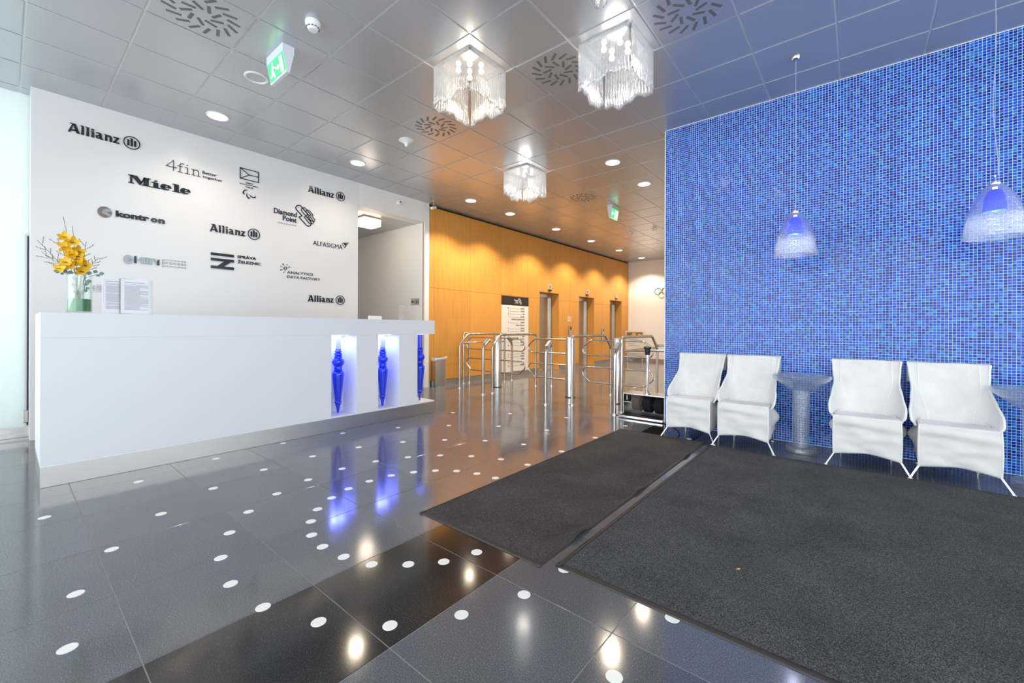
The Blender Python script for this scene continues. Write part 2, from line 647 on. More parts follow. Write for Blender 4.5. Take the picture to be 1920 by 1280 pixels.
def text2d(mb, s, x0, x1, y0, y1, fn, t0, t1, mi=0, bold=0.0, fit_h=True):
    """built-in font, fitted into the box x0..x1, y0..y1"""
    cu = bpy.data.curves.new('lettering', 'FONT')
    cu.body = s
    cu.size = 1.0
    cu.resolution_u = 3
    cu.offset = bold
    cu.extrude = 0.02
    o = bpy.data.objects.new('lettering', cu)
    COL.objects.link(o)
    dg = bpy.context.evaluated_depsgraph_get()
    me = bpy.data.meshes.new_from_object(o.evaluated_get(dg))
    vs_ = [v.co.copy() for v in me.vertices]
    if vs_:
        ax0, ax1 = min(v.x for v in vs_), max(v.x for v in vs_)
        ay0, ay1 = min(v.y for v in vs_), max(v.y for v in vs_)
        az0, az1 = min(v.z for v in vs_), max(v.z for v in vs_)
        sx = (x1 - x0) / max(1e-6, ax1 - ax0)
        sy = (y1 - y0) / max(1e-6, ay1 - ay0)
        if not fit_h:
            sy = sx
        pts = [fn(x0 + (v.x - ax0) * sx, y0 + (v.y - ay0) * sy, t0 + (t1 - t0) * (v.z - az0) / max(1e-6, az1 - az0)) for v in vs_]
        mb.add(pts, [tuple(p_.vertices) for p_ in me.polygons], mi)
    bpy.data.objects.remove(o)
    bpy.data.curves.remove(cu)
    bpy.data.meshes.remove(me)


# ================================================================ THE SETTING
XL, XG, XW = -6.14, -6.40, -6.18          # logo wall, frosted glass, wood wall
YE, YB, XB = 13.88, 4.91, -1.735          # end wall, blue wall front, blue wall end
YC0, YC1 = 3.58, 4.92                     # corridor opening
XR, YF = 3.4, -3.6                        # right wall, glazed front

# ---- floor: base plane + tiles + inlaid dots
floor = struct(MB().box(-8.8, XR, YF, YE, -0.06, -0.0012).build('floor', M['grout']))
cf, sf = cos(0.68978), sin(0.68978)


def view_rank(x, y):
    fwd = -sf * x + cf * y
    side = cf * x + sf * y
    if fwd < 0.9 or abs(side) > 1.3 * fwd:
        return None
    return fwd


tiles = []
for i in range(-12, 14):
    for j in range(-8, 26):
        x, y = FX0 + i * T, FY0 + j * T
        if x + T < -8.8 or x > XR or y + T < YF or y > YE:
            continue
        tiles.append((i, j, x, y))
g = 0.0018
tile_mesh = {}
for key in ('grey_stone', 'black_stone'):
    tile_mesh[key] = MB().bbox(g, T - g, g, T - g, -0.012, 0, 0.0008).mesh('floor_tile', M[key])
hidden = lambda x, y: (y > YB and x > XB) or (x < -6.2 and not (YC0 - 0.6 < y < YC1))
ranked = []
for t_ in tiles:
    r_ = view_rank(t_[2] + T / 2, t_[3] + T / 2)
    if r_ is not None and not hidden(t_[2], t_[3]) and not (t_[2] > -1.1 and t_[2] + T < 2 and t_[3] > 1.7 and t_[3] + T < 4.2):
        ranked.append((r_, t_))
ranked.sort()
single = set(t_[:2] for _, t_ in ranked[:300])
rest = MB()
rest_n = 0
for i, j, x, y in tiles:
    key = 'black_stone' if i == 3 and y < YB else 'grey_stone'
    if (i, j) in single:
        o = bpy.data.objects.new('floor_tile', tile_mesh[key])
        COL.objects.link(o)
        o.parent = floor
        o.location = (x, y, 0)
    else:
        rest.box(x + g, x + T - g, y + g, y + T - g, -0.012, 0, 1 if key == 'black_stone' else 0)
o = rest.build('floor_tiles_beyond', [M['grey_stone'], M['black_stone']], floor)
o['kind'] = 'stuff'

DOTS = [(-3.61,0.15),(-3.94,0.61),(-3.16,0.59),(-2.84,0.34),(-2.48,0.19),(-2.08,0.14),(-2.34,0.66),(-2.07,0.62),(-1.80,0.65),(-1.55,0.75),(-2.07,1.02),(-1.90,1.04),(-1.74,1.09),(-1.61,1.20),(-1.33,0.91),(-4.21,1.69),(-4.14,2.25),(-3.91,2.77),(-4.14,1.13),(-3.59,1.68),(-3.54,1.28),(-3.54,2.08),(-3.38,2.45),(-3.10,1.68),(-3.06,1.95),(-2.95,2.19),(-3.39,0.91),(-3.06,1.40),(-2.96,1.15),(-2.68,1.50),(-2.70,1.67),(-2.68,1.84),(-2.61,1.99),(-2.62,1.35),(-2.52,1.21),(-2.80,0.93),(-2.39,1.11),(-2.59,0.77),(-2.23,1.04),(-4.06,3.72),(-3.46,4.16),(-3.56,3.20),(-3.11,3.54),(-2.59,3.74),(-2.77,4.42),(-3.13,2.76),(-2.81,3.00),(-2.44,3.14),(-2.04,3.18),(-2.04,3.80),(-2.78,2.40),(-2.56,2.56),(-2.31,2.66),(-2.05,2.69),(-2.51,2.12),(-2.38,2.22),(-2.22,2.28),(-2.05,2.30),(-1.44,1.48),(-1.50,1.32),(-1.06,1.37),(-1.17,1.12),(-1.03,1.63),(-0.54,1.62),(-0.59,1.23),(-2.03,4.49),(-1.30,4.37)]
dot_me = MB().lathe([(0.027, -0.002), (0.027, 0.0006), (0.0265, 0.0009)], seg=28).mesh('inlay_dot', M['dot'])
for x, y in DOTS:
    o = bpy.data.objects.new('inlay_dot', dot_me)
    COL.objects.link(o)
    o.parent = floor
    o.location = (x, y, 0)

# ---- ceiling: tee grid backing + metal tiles
ceiling = struct(MB().box(-6.41, XR, YF, YE, CEIL + 0.006, CEIL + 0.12).build('ceiling', M['ceiling_tee']))
ctiles = []
for i in range(-2, 17):
    for j in range(-7, 25):
        x, y = CX0 + i * T, CY0 + j * T
        x0, x1, y0, y1 = max(x, -6.41), min(x + T, XR), max(y, YF), min(y + T, YE)
        if x1 - x0 < 0.02 or y1 - y0 < 0.02:
            continue
        ctiles.append((i, j, x0, x1, y0, y1))
gc = 0.0085
full_me = MB().bbox(-T / 2 + gc, T / 2 - gc, -T / 2 + gc, T / 2 - gc, 0, 0.014, 0.0015).mesh('ceiling_tile', M['ceiling'])
ranked = []
for t_ in ctiles:
    cx_, cy_ = (t_[2] + t_[3]) / 2, (t_[4] + t_[5]) / 2
    fwd, side = -sf * cx_ + cf * cy_, cf * cx_ + sf * cy_
    if fwd > 2.5 and abs(side) < 1.28 * fwd and not (cx_ > XB and cy_ > YB + 0.3):
        ranked.append((fwd, t_))
ranked.sort()
single = set(t_[:2] for _, t_ in ranked[:300])
rest = MB()
for i, j, x0, x1, y0, y1 in ctiles:
    whole = abs(x1 - x0 - T) < 1e-6 and abs(y1 - y0 - T) < 1e-6
    if (i, j) in single:
        if whole:
            o = bpy.data.objects.new('ceiling_tile', full_me)
            COL.objects.link(o)
            o.parent = ceiling
            o.location = ((x0 + x1) / 2, (y0 + y1) / 2, CEIL)
        else:
            MB().box(x0 + gc, x1 - gc, y0 + gc, y1 - gc, CEIL, CEIL + 0.014).build('ceiling_tile', M['ceiling'], ceiling)
    else:
        rest.box(x0 + gc, x1 - gc, y0 + gc, y1 - gc, CEIL, CEIL + 0.014)
o = rest.build('ceiling_tiles_beyond', M['ceiling'], ceiling)
o['kind'] = 'stuff'

# ---- walls
# white logo wall (a thick panel standing proud of the glass wall)
struct(MB().bbox(XG - 0.02, XL, 0.155, YC0, 0, CEIL + 0.003, 0.003).build('wall_left', M['white_wall']))
# frosted glass on the far left
w1 = struct(MB().box(XG - 0.012, XG, YF, 0.155, 0.102, CEIL).build('window_1', M['frosted']))
MB().bbox(XG - 0.02, XG + 0.006, YF, 0.155, 0.042, 0.102, 0.002).build('bottom_rail', M['steel'], w1)
MB().bbox(XG - 0.02, XG + 0.012, YF, 0.155, 0.0, 0.036, 0.002).build('threshold', M['steel'], w1)
st = MB().box(XG, XG + 0.03, 0.128, 0.153, 0.12, 2.02).build('edge_profile', M['plate_grey'], w1)
MB().box(XG + 0.0301, XG + 0.034, 0.142, 0.153, 0.12, 2.0).build('seal', pbr('dark_seal', (0.02, 0.025, 0.06), 0.5), st)
MB().bbox(XG, XG + 0.055, 0.115, 0.152, 0.15, 0.27, 0.006).build('pivot_lock', M['steel_dull'], w1)
# lintel, corridor
struct(MB().box(XW - 0.2, XL, YC0, YC1, 3.045, CEIL + 0.003).build('wall_header', M['white_paint']))
struct(MB().box(-8.7, XW + 0.035, YC1, YC1 + 0.1, 0, CEIL + 0.003).build('wall_corridor_right', M['white_paint']))
struct(MB().box(-8.7, XG - 0.021, YC0 - 0.1, YC0, 0, 3.2).build('wall_corridor_left', M['white_paint']))
struct(MB().box(-8.8, -8.7, YC0 - 0.1, YC1 + 0.1, 0, 3.2).build('wall_corridor_end', M['white_paint']))
cc = struct(MB().box(-8.7, XW - 0.2, YC0, YC1, 3.056, 3.2).build('ceiling_corridor', M['ceiling_tee']))
for k in range(5):
    for q in range(3):
        x1 = XW - 0.2 - k * 0.5
        y0 = YC0 + q * 0.447
        MB().box(x1 - 0.494, x1 - 0.006, y0 + 0.006, y0 + 0.441, 3.05, 3.062).build('ceiling_tile', M['ceiling'], cc)
# end wall of the lift hall and hall's right side
struct(MB().box(XW - 0.6, XB + 0.2, YE, YE + 0.12, 0, CEIL + 0.003).build('wall_rear', M['white_paint']))
MB().box(XW + 0.001, XB, YE - 0.015, YE, 0, 0.1).build('baseboard', M['steel_dull'], bpy.data.objects['wall_rear'])
struct(MB().box(XB + 0.001, XB + 0.12, YB + 0.06, YE, 0, CEIL + 0.003).build('wall_hall_right', M['white_paint']))
# wood wall: carcass + panels
OPEN = [(8.56, 9.49), (10.495, 11.43), (12.44, 13.355)]
LTOP = 2.052
car = MB()
ys = [YC1 + 0.1] + [q for op in OPEN for q in op] + [YE]
for k in range(0, len(ys), 2):
    car.box(XW - 0.55, XW - 0.022, ys[k], ys[k + 1], 0, CEIL + 0.003)
for a_, c_ in OPEN:
    car.box(XW - 0.55, XW - 0.022, a_, c_, LTOP + 0.02, CEIL + 0.003)
wood = struct(car.build('wall_left_rear', M['shadow_gap']))
seams = [YC1, 5.17, 6.125, 7.095, 8.07, 9.04, 10.01, 10.98, 11.95, 12.92, YE]
SPL, PTOP, PBOT, GP = 1.86, 3.375, 0.105, 0.0022


def panel_boxes(y0, y1, z0, z1):
    """rectangle minus lift openings"""
    out_ = []
    cuts = sorted({y0, y1} | {q for op in OPEN for q in op if y0 < q < y1})
    for a_, c_ in zip(cuts, cuts[1:]):
        mid = (a_ + c_) / 2
        inside = any(p_ < mid < q for p_, q in OPEN)
        zz0 = max(z0, LTOP) if inside else z0
        if zz0 < z1 - 0.01:
            out_.append((a_, c_, zz0, z1))
    return out_


for a_, c_ in zip(seams, seams[1:]):
    for z0, z1 in ((PBOT, SPL), (SPL, PTOP)):
        bx = panel_boxes(a_ + GP, c_ - GP, z0 + GP, z1 - GP)
        if bx:
            mb = MB()
            for q in bx:
                mb.box(XW - 0.021, XW, q[0], q[1], q[2], q[3])
            mb.build('wood_panel', M['wood'], wood)
for k in range(0, len(ys), 2):
    MB().box(XW - 0.02, XW - 0.006, ys[k] if k else YC1, ys[k + 1], 0, 0.1).build('baseboard', M['steel_dull'], wood)
MB().box(XW - 0.021, XW, YC1 - 0.004, YC1 + 0.0012, PBOT, PTOP).build('edge_strip', pbr('veneer_edge', (0.36, 0.2, 0.12), 0.5), wood)

# lifts: reveals, frame, two leaf door
for n_, (a_, c_) in enumerate(OPEN):
    names = ['lift door beside the tenant directory board', 'lift door between the two other lifts', 'lift door nearest the white end wall']
    d = thing('door_%d' % (n_ + 1), 'brushed steel ' + names[n_], 'lift door', (XW - 0.25, (a_ + c_) / 2, 0))
    d['kind'] = 'structure'
    del d['category']
    xf, xd = XW - 0.22, XW - 0.25
    for y0, y1 in ((a_ - 0.001, a_ + 0.02), (c_ - 0.02, c_ + 0.001)):
        MB().box(xf, XW - 0.001, y0, y1, 0, LTOP).build('reveal', M['wood'], d)
    MB().box(xf, XW - 0.001, a_ + 0.021, c_ - 0.021, LTOP - 0.02, LTOP + 0.001).build('reveal', M['wood'], d)
    for y0, y1 in ((a_ + 0.021, a_ + 0.09), (c_ - 0.09, c_ - 0.021)):
        MB().bbox(xd - 0.04, xf + 0.002, y0, y1, 0, 1.93, 0.004).build('frame_jamb', M['steel'], d)
    MB().bbox(xd - 0.04, xf + 0.002, a_ + 0.021, c_ - 0.021, 1.932, LTOP - 0.021, 0.004).build('frame_head', M['steel'], d)
    ym = a_ + (c_ - a_) * 0.62
    MB().box(xd - 0.03, xd - 0.012, a_ + 0.091, ym - 0.002, 0.01, 1.931).build('door_leaf', M['steel_dull'], d)
    MB().box(xd - 0.03, xd - 0.018, ym + 0.002, c_ - 0.091, 0.01, 1.931).build('door_leaf', M['steel_dull'], d)
    MB().box(xd - 0.06, XW - 0.02, a_ + 0.022, c_ - 0.022, 0, 0.006).build('sill', M['steel'], d)

# blue mosaic wall
PM = 0.0226
blue = struct(MB().box(XB, XR, YB, YB + 0.055, 0, CEIL + 0.003).build('wall_right', M['mosaic_grout']))
me_v, me_f, tint = [], [], []
rnd = random.Random(3)
gm = 0.0026
ncol, nrow = int((1.75 - XB) / PM), int(CEIL / PM)
for i in range(ncol):
    colmood = 0.5 + 0.5 * noise.noise((i * 0.13, 3.1, 0))
    for j in range(nrow + 1):
        x0, z0 = XB + 0.004 + i * PM, 0.003 + j * PM
        z1 = min(z0 + PM, CEIL + 0.001)
        if z1 - z0 < 0.008:
            continue
        pr = 0.0022 + rnd.random() * 0.0008
        a = len(me_v)
        c0 = 0.0012
        xa, xb, za, zb = x0 + gm / 2, x0 + PM - gm / 2, z0 + gm / 2, z1 - gm / 2
        me_v += [(xa, YB, za), (xb, YB, za), (xb, YB, zb), (xa, YB, zb),
                 (xa + c0, YB - pr, za + c0), (xb - c0, YB - pr, za + c0), (xb - c0, YB - pr, zb - c0), (xa + c0, YB - pr, zb - c0)]
        me_f += [(a + 4, a + 5, a + 6, a + 7), (a, a + 1, a + 5, a + 4), (a + 1, a + 2, a + 6, a + 5), (a + 2, a + 3, a + 7, a + 6), (a + 3, a, a + 4, a + 7)]
        r_ = rnd.random()
        sheet = 0.5 + 0.5 * noise.noise((int(i / 14) * 1.7, int(j / 14) * 2.3, 1))
        if r_ < 0.5 - 0.2 * sheet:
            c = (0.0015, 0.032, 0.33)
        elif r_ < 0.84:
            c = (0.002, 0.095, 0.55)
        elif r_ < 0.94:
            c = (0.004, 0.18, 0.6)
        else:
            c = (0.015, 0.2, 0.42)
        k_ = 0.8 + 0.4 * rnd.random()
        tint += [(c[0] * k_, c[1] * k_, c[2] * k_, 1.0)] * 20
me = bpy.data.meshes.new('mosaic_tiles')
me.from_pydata(me_v, [], me_f)
me.materials.append(M['mosaic'])
ca = me.color_attributes.new('tint', 'FLOAT_COLOR', 'CORNER')
ca.data.foreach_set('color', [q for c in tint for q in c])
o = bpy.data.objects.new('mosaic_tiles', me)
COL.objects.link(o)
o.parent = blue
o['kind'] = 'stuff'
MB().box(XB - 0.006, XB, YB - 0.006, YB + 0.06, 0, CEIL).build('corner_profile', M['plastic_white'], blue)
MB().box(XB, 1.75, YB - 0.004, YB, CEIL - 0.006, CEIL).build('top_profile', M['plastic_white'], blue)

# closing walls behind and to the right of the viewpoint, glazed front with mullions
w3 = struct(MB().box(XR, XR + 0.012, YF, YB + 0.05, 0.05, CEIL - 0.1).build('window_3', M['pane']))
for k in range(7):
    y = YF + k * (YB - YF) / 6
    MB().box(XR - 0.05, XR + 0.06, y - 0.03, y + 0.03, 0, CEIL).build('mullion', M['steel_dull'], w3)
MB().box(XR - 0.05, XR + 0.06, YF, YB, 0, 0.06).build('frame_rail', M['steel_dull'], w3)
MB().box(XR - 0.05, XR + 0.06, YF, YB, CEIL - 0.1, CEIL).build('frame_rail', M['steel_dull'], w3)
w2 = struct(MB().box(-6.4, XR, YF - 0.012, YF, 0.05, CEIL - 0.1).build('window_2', M['pane']))
for k in range(8):
    x = -6.4 + k * 1.4
    MB().box(x - 0.03, x + 0.03, YF - 0.06, YF + 0.05, 0, CEIL).build('mullion', M['steel_dull'], w2)
MB().box(-6.4, XR, YF - 0.06, YF + 0.05, 0, 0.06).build('frame_rail', M['steel_dull'], w2)
MB().box(-6.4, XR, YF - 0.06, YF + 0.05, CEIL - 0.1, CEIL).build('frame_rail', M['steel_dull'], w2)

# ================================================================ RECEPTION DESK
DX, DY0, DY1, DT = -4.27, 0.155, 3.585, 1.198
DB = DX - 0.72
desk = thing('reception_desk', 'long white reception desk with lit niches and steel plinth', 'reception desk', ((DX + DB) / 2, (DY0 + DY1) / 2, 0))
N1, N2, N3 = (2.191, 2.478), (2.749, 3.034), 3.309
PL, SL = 0.158, 1.022
dm = MB()
dm.box(DB, DX, DY0, N1[0], PL - 0.0144, SL)
dm.box(DB, DX, N1[1], N2[0], PL - 0.0144, SL)
dm.box(DB, DX, N2[1], N3, PL - 0.0144, SL)
for n_ in (N1, N2):
    dm.box(DB, DX - 0.28, n_[0], n_[1], PL, SL)
    dm.box(DX - 0.28, DX, n_[0], n_[1], PL - 0.0144, PL)
dm.build('front_body', M['desk_white'], desk)
MB().bbox(DB, DX + 0.0005, DY0 - 0.0005, DY1, SL, DT, 0.002).build('counter_slab', M['desk_white'], desk)
MB().box(DB, DX + 0.0005, N3, DY1, PL - 0.014, PL).build('end_ledge', M['desk_white'], desk)
MB().bbox(DB + 0.01, DX - 0.0005, DY0 + 0.001, DY1 - 0.0005, 0, PL - 0.0145, 0.002).build('plinth', M['plinth_steel'], desk)
for (a_, c_) in (N1, N2, (N3 + 0.06, DY1 - 0.06)):
    MB().box(DX - 0.24, DX - 0.09, a_ + 0.05, c_ - 0.05, SL - 0.006, SL - 0.0005).build('niche_lamp', M['led_blue'], desk)
    l = bpy.data.lights.new('niche_light', 'AREA')
    l.shape = 'RECTANGLE'
    l.size, l.size_y = 0.14, 0.16
    l.energy = 3.6
    l.color = (0.13, 0.16, 1.0)
    lo = bpy.data.objects.new('niche_light', l)
    COL.objects.link(lo)
    lo.parent = desk
    lo.location = Vector((DX - 0.165, (a_ + c_) / 2, SL - 0.012)) - Vector(desk.location)
    if a_ > N3:
        l.energy = 0.6

# cobalt glass spindles hanging in the niches
Hs = 0.862
u = Hs / 720.0
prof = [(0, 0), (5, 1), (9, 8), (20, 70), (24, 76), (28, 82), (22, 86), (27, 92), (33, 100), (33, 106), (27, 112), (28, 118),
        (40, 230), (50, 330), (53, 352), (52, 368), (46, 380), (34, 386), (40, 392), (41, 398), (34, 403), (36, 412), (35, 420),
        (41, 424), (40, 430), (34, 434), (47, 446), (54, 466), (54, 478), (46, 496), (30, 510), (38, 514), (38, 520), (28, 524),
        (35, 536), (35, 546), (28, 558), (24, 562), (32, 566), (33, 572), (24, 578), (23, 590)]
prof_top = [(23, 590), (23, 720)]
for k, y in enumerate((2.345, 2.906, 3.462)):
    which = ['in the lit niche nearest the middle of the desk', 'in the second lit niche of the desk', 'at the open right end of the desk'][k]
    s_ = thing('glass_spindle', 'turned cobalt blue glass spindle ' + which, 'ornament', (DX - 0.15, y, PL), 'glass spindles in the reception desk')
    MB().lathe([(r * u, z * u) for r, z in prof], (DX - 0.15, y, PL), 28).build('turned_body', M['cobalt'], s_, True, 50)
    MB().lathe([(r * u, z * u) for r, z in prof_top], (DX - 0.15, y, PL), 28).build('top_rod', M['cobalt'] if k == 2 else M['cobalt_lit'], s_, True)

# things on the desk
vx, vy, vz = -4.375, 0.346, DT + 0.001
vase = thing('glass_vase', 'clear cylinder glass vase lined with green leaf, on the desk', 'vase', (vx, vy, vz))
MB().lathe([(0.0, 0), (0.066, 0), (0.068, 0.004), (0.068, 0.278), (0.065, 0.278), (0.065, 0.012), (0, 0.012)], (vx, vy, vz), 36).build('glass_wall', M['vase_glass'], vase, True, 50)
MB().lathe([(0.0, 0.014), (0.0635, 0.014), (0.0635, 0.1), (0.061, 0.102), (0.0, 0.1)], (vx, vy, vz), 36).build('leaf_lining', M['water_leaf'], vase, True, 50)


def petal(c, d, up, L_, W_, cup=0.2):
    d, up = Vector(d).normalized(), Vector(up)
    s_ = d.cross(up).normalized()
    n_ = s_.cross(d)
    vs_ = []
    prof_ = [(0, 0.1), (0.25, 0.75), (0.5, 1.0), (0.75, 0.75), (1.0, 0.08)]
    for t, w in prof_:
        for q in (-1, 0, 1):
            vs_.append(Vector(c) + d * (t * L_) + s_ * (q * w * W_ / 2) + n_ * (cup * L_ * (t * t * 0.6 - 0.25 * (1 - abs(q)))))
    fs = []
    for r_ in range(4):
        for q in range(2):
            a = r_ * 3 + q
            fs.append((a, a + 1, a + 4, a + 3))
    return vs_, fs


rf = random.Random(11)


def spray(name, label, pts, r, parent_loc):
    t_ = thing(name, label, 'flower', parent_loc, 'flower arrangement in the vase')
    MB().tube(fillet(pts, 0.05, 4), r, 6).build('stem', M['stem_green'], t_, True)
    return t_


def bloom(parent, c, facing, size):
    mb, lip = MB(), MB()
    f_ = Vector(facing).normalized()
    up = Vector((0, 0, 1))
    s_ = f_.cross(up).normalized()
    u_ = s_.cross(f_)
    for k in range(5):
        a = PI / 2 + k * 2 * PI / 5 + rf.uniform(-0.2, 0.2)
        d = s_ * cos(a) + u_ * sin(a) + f_ * 0.35
        vs_, fs = petal(c, d, f_, size * rf.uniform(0.9, 1.1), size * 0.62)
        mb.add(vs_, fs)
    o_ = mb.build('bloom', M['orchid'], parent, True, 80)
    for a in (-0.5, 0.0, 0.5):
        d = f_ * 0.9 - u_ * 0.5 + s_ * a
        vs_, fs = petal(Vector(c) + f_ * 0.004, d, u_, size * 0.5, size * 0.35, 0.4)
        lip.add(vs_, fs)
    lip.build('lip', M['orchid_lip'], o_, True, 80)


cam_dir = Vector((0.95, -0.25, 0.0))
zt = vz + 0.278
for lab, lean, h0, spots in [
        ('taller spray of yellow orchids rising left of centre in the vase', (0.02, -0.055), 0.52,
         [(-.076, .535), (-.038, .509), (-.073, .471), (-.038, .421), (-.069, .356), (-.046, .345), (-.096, .311), (-.055, .44)]),
        ('shorter spray of yellow orchids on the right of the vase', (0.03, 0.02), 0.43,
         [(-.008, .446), (-.011, .411), (.0, .371), (.027, .351), (.004, .306), (-.02, .385)])]:
    base = Vector((vx, vy, vz + 0.02))
    top = Vector((vx + lean[0], vy + lean[1], vz + h0))
    t_ = spray('orchid_spray', lab, [base, (vx + 0.005, vy + lean[1] * 0.2, vz + 0.2), top], 0.004, base)
    for q, (dy, hz) in enumerate(spots):
        c = Vector((vx + lean[0] + rf.uniform(0, 0.03), vy + dy, vz + hz))
        bloom(t_, c, (0.95, rf.uniform(-.9, .3), rf.uniform(-0.3, 0.3)), 0.047)


def twig(label, tip, n_side, seed):
    r2 = random.Random(seed)
    base = Vector((vx + r2.uniform(-0.02, 0.02), vy + r2.uniform(-0.02, 0.02), vz + 0.03))
    tip = Vector(tip)
    mid = Vector((vx + (tip.x - vx) * 0.25, vy + (tip.y - vy) * 0.25, vz + 0.27))
    t_ = thing('twig', label, 'twig', base, 'flower arrangement in the vase')
    main = [base, mid, (mid + tip) / 2 + Vector((0, 0, 0.012)), tip]
    mb = MB()
    mb.tube(fillet(main, 0.05, 3), 0.0016, 5)
    bud = MB()
    for k in range(n_side):
        f_ = 0.25 + 0.7 * k / max(1, n_side)
        p0 = mid.lerp(tip, f_)
        d = (tip - mid).normalized()
        s_ = d.cross(Vector((1, 0, 0.2))).normalized() * (1 if k % 2 else -1)
        p1 = p0 + (d * 0.7 + s_ * 0.55).normalized() * r2.uniform(0.035, 0.07)
        mb.tube([p0, p1], 0.0011, 4)
        for q in range(5):
            pc = p0.lerp(p1, 0.3 + 0.16 * q) + Vector((r2.uniform(-1, 1), r2.uniform(-1, 1), r2.uniform(-1, 1))) * 0.003
            bm = bmesh.new()
            bmesh.ops.create_icosphere(bm, subdivisions=1, radius=0.0028)
            for v in bm.verts:
                v.co = v.co + pc
            bud.bm(bm)
    mb.build('stem', M['twig'], t_, True)
    if n_side:
        bud.build('buds', M['twig'], t_, True)['kind'] = 'stuff'


twig('grey budded twig reaching far left out of the vase', (vx, vy - 0.205, vz + 0.50), 6, 1)
twig('grey budded twig arching low to the left of the vase', (vx + 0.01, vy - 0.185, vz + 0.42), 6, 2)
twig('grey budded twig standing upright left of the orchids', (vx - 0.02, vy - 0.11, vz + 0.53), 5, 3)
twig('grey budded twig rising right of the orchids', (vx, vy + 0.035, vz + 0.527), 7, 4)
twig('grey budded twig leaning to the right edge of the bouquet', (vx + 0.01, vy + 0.10, vz + 0.42), 8, 5)
twig('thin bare twig, tallest one, left above the orchids', (vx - 0.02, vy - 0.08, vz + 0.69), 0, 6)
twig('thin bare twig rising straight above the orchids', (vx - 0.02, vy - 0.035, vz + 0.63), 0, 7)


def sprig(label, pts, leaves):
    t_ = thing('eucalyptus_sprig', label, 'leaf sprig', pts[0], 'flower arrangement in the vase')
    MB().tube(fillet(pts, 0.04, 4), 0.0016, 5).build('stem', M['twig'], t_, True)
    for (x, y, z, r_, a) in leaves:
        d = Vector((0.25, cos(a), sin(a)))
        vs_, fs = petal((x, y, z), d, (1, 0.1, 0.2), r_ * 2, r_ * 1.9, 0.1)
        MB().add(vs_, fs).build('leaf', M['eucalyptus'], t_, True, 80)


sprig('eucalyptus sprig hanging over the left rim of the vase', [(vx, vy, vz + 0.05), (vx + 0.02, vy - 0.02, vz + 0.26), (vx + 0.03, vy - 0.10, vz + 0.29)],
      [(vx + 0.03, vy - 0.098, vz + 0.288, 0.014, PI), (vx + 0.03, vy - 0.06, vz + 0.29, 0.016, 2.7), (vx + 0.03, vy - 0.03, vz + 0.29, 0.017, 3.3), (vx + 0.03, vy - 0.085, vz + 0.285, 0.01, -1.8)])
sprig('eucalyptus sprig hanging over the right rim of the vase', [(vx, vy, vz + 0.05), (vx + 0.02, vy + 0.02, vz + 0.26), (vx + 0.03, vy + 0.115, vz + 0.295)],
      [(vx + 0.03, vy + 0.1, vz + 0.292, 0.015, 0.3), (vx + 0.03, vy + 0.075, vz + 0.295, 0.014, 1.2), (vx + 0.03, vy + 0.085, vz + 0.288, 0.012, -0.6), (vx + 0.03, vy + 0.03, vz + 0.292, 0.017, 0.1)])
sprig('eucalyptus sprig with round leaves inside the vase on the left', [(vx - 0.01, vy - 0.02, vz + 0.05), (vx + 0.03, vy - 0.02, vz + 0.3)],
      [(vx + 0.035, vy - 0.01, vz + 0.245, 0.017, 2.9), (vx + 0.035, vy - 0.012, vz + 0.20, 0.018, 3.1), (vx + 0.035, vy - 0.012, vz + 0.155, 0.013, 3.4), (vx + 0.035, vy - 0.015, vz + 0.30, 0.017, 1.2)])
sprig('eucalyptus sprig with round leaves inside the vase on the right', [(vx - 0.01, vy + 0.02, vz + 0.05), (vx + 0.03, vy + 0.03, vz + 0.28)],
      [(vx + 0.035, vy + 0.03, vz + 0.23, 0.016, 0.2), (vx + 0.035, vy + 0.02, vz + 0.21, 0.014, 0.1), (vx + 0.035, vy + 0.015, vz + 0.165, 0.014, -0.1), (vx + 0.035, vy + 0.03, vz + 0.175, 0.012, 0.6)])


def a4_stand(label, x, y0, y1, z1, seed):
    t_ = thing('leaflet_stand', label, 'leaflet stand', (x, (y0 + y1) / 2, DT + 0.001), 'acrylic sheet stands on the desk')
    z0 = DT + 0.001
    mb = MB()
    mb.box(x, x + 0.003, y0, y1, z0, z1)
    mb.box(x - 0.006, x - 0.003, y0, y1, z0, z1)
    mb.box(x - 0.07, x - 0.006, y0, y1, z0, z0 + 0.003)
    mb.build('acrylic_holder', M['acrylic'], t_)
    pp = MB().box(x - 0.0025, x - 0.0008, y0 + 0.006, y1 - 0.006, z0 + 0.004, z1 - 0.004).build('printed_sheet', M['paper'], t_)
    r2 = random.Random(seed)
    tx = MB()
    z = z1 - 0.03
    w = y1 - y0
    fn = on_left(x - 0.0008)
    tx.prism([(y0 + w * 0.14, z), (y0 + w * 0.72, z), (y0 + w * 0.72, z + 0.004), (y0 + w * 0.14, z + 0.004)], fn, 0, 0.0004)
    z -= 0.014
    while z > z0 + 0.03:
        e = y0 + w * r2.choice([0.86, 0.86, 0.84, 0.86, 0.6])
        s_ = y0 + w * 0.14
        tx.prism([(s_, z), (e, z), (e, z + 0.0021), (s_, z + 0.0021)], fn, 0, 0.0004)
        z -= 0.0046 if r2.random() > 0.1 else 0.009
    tx.build('print_lines', M['print_grey'], pp)


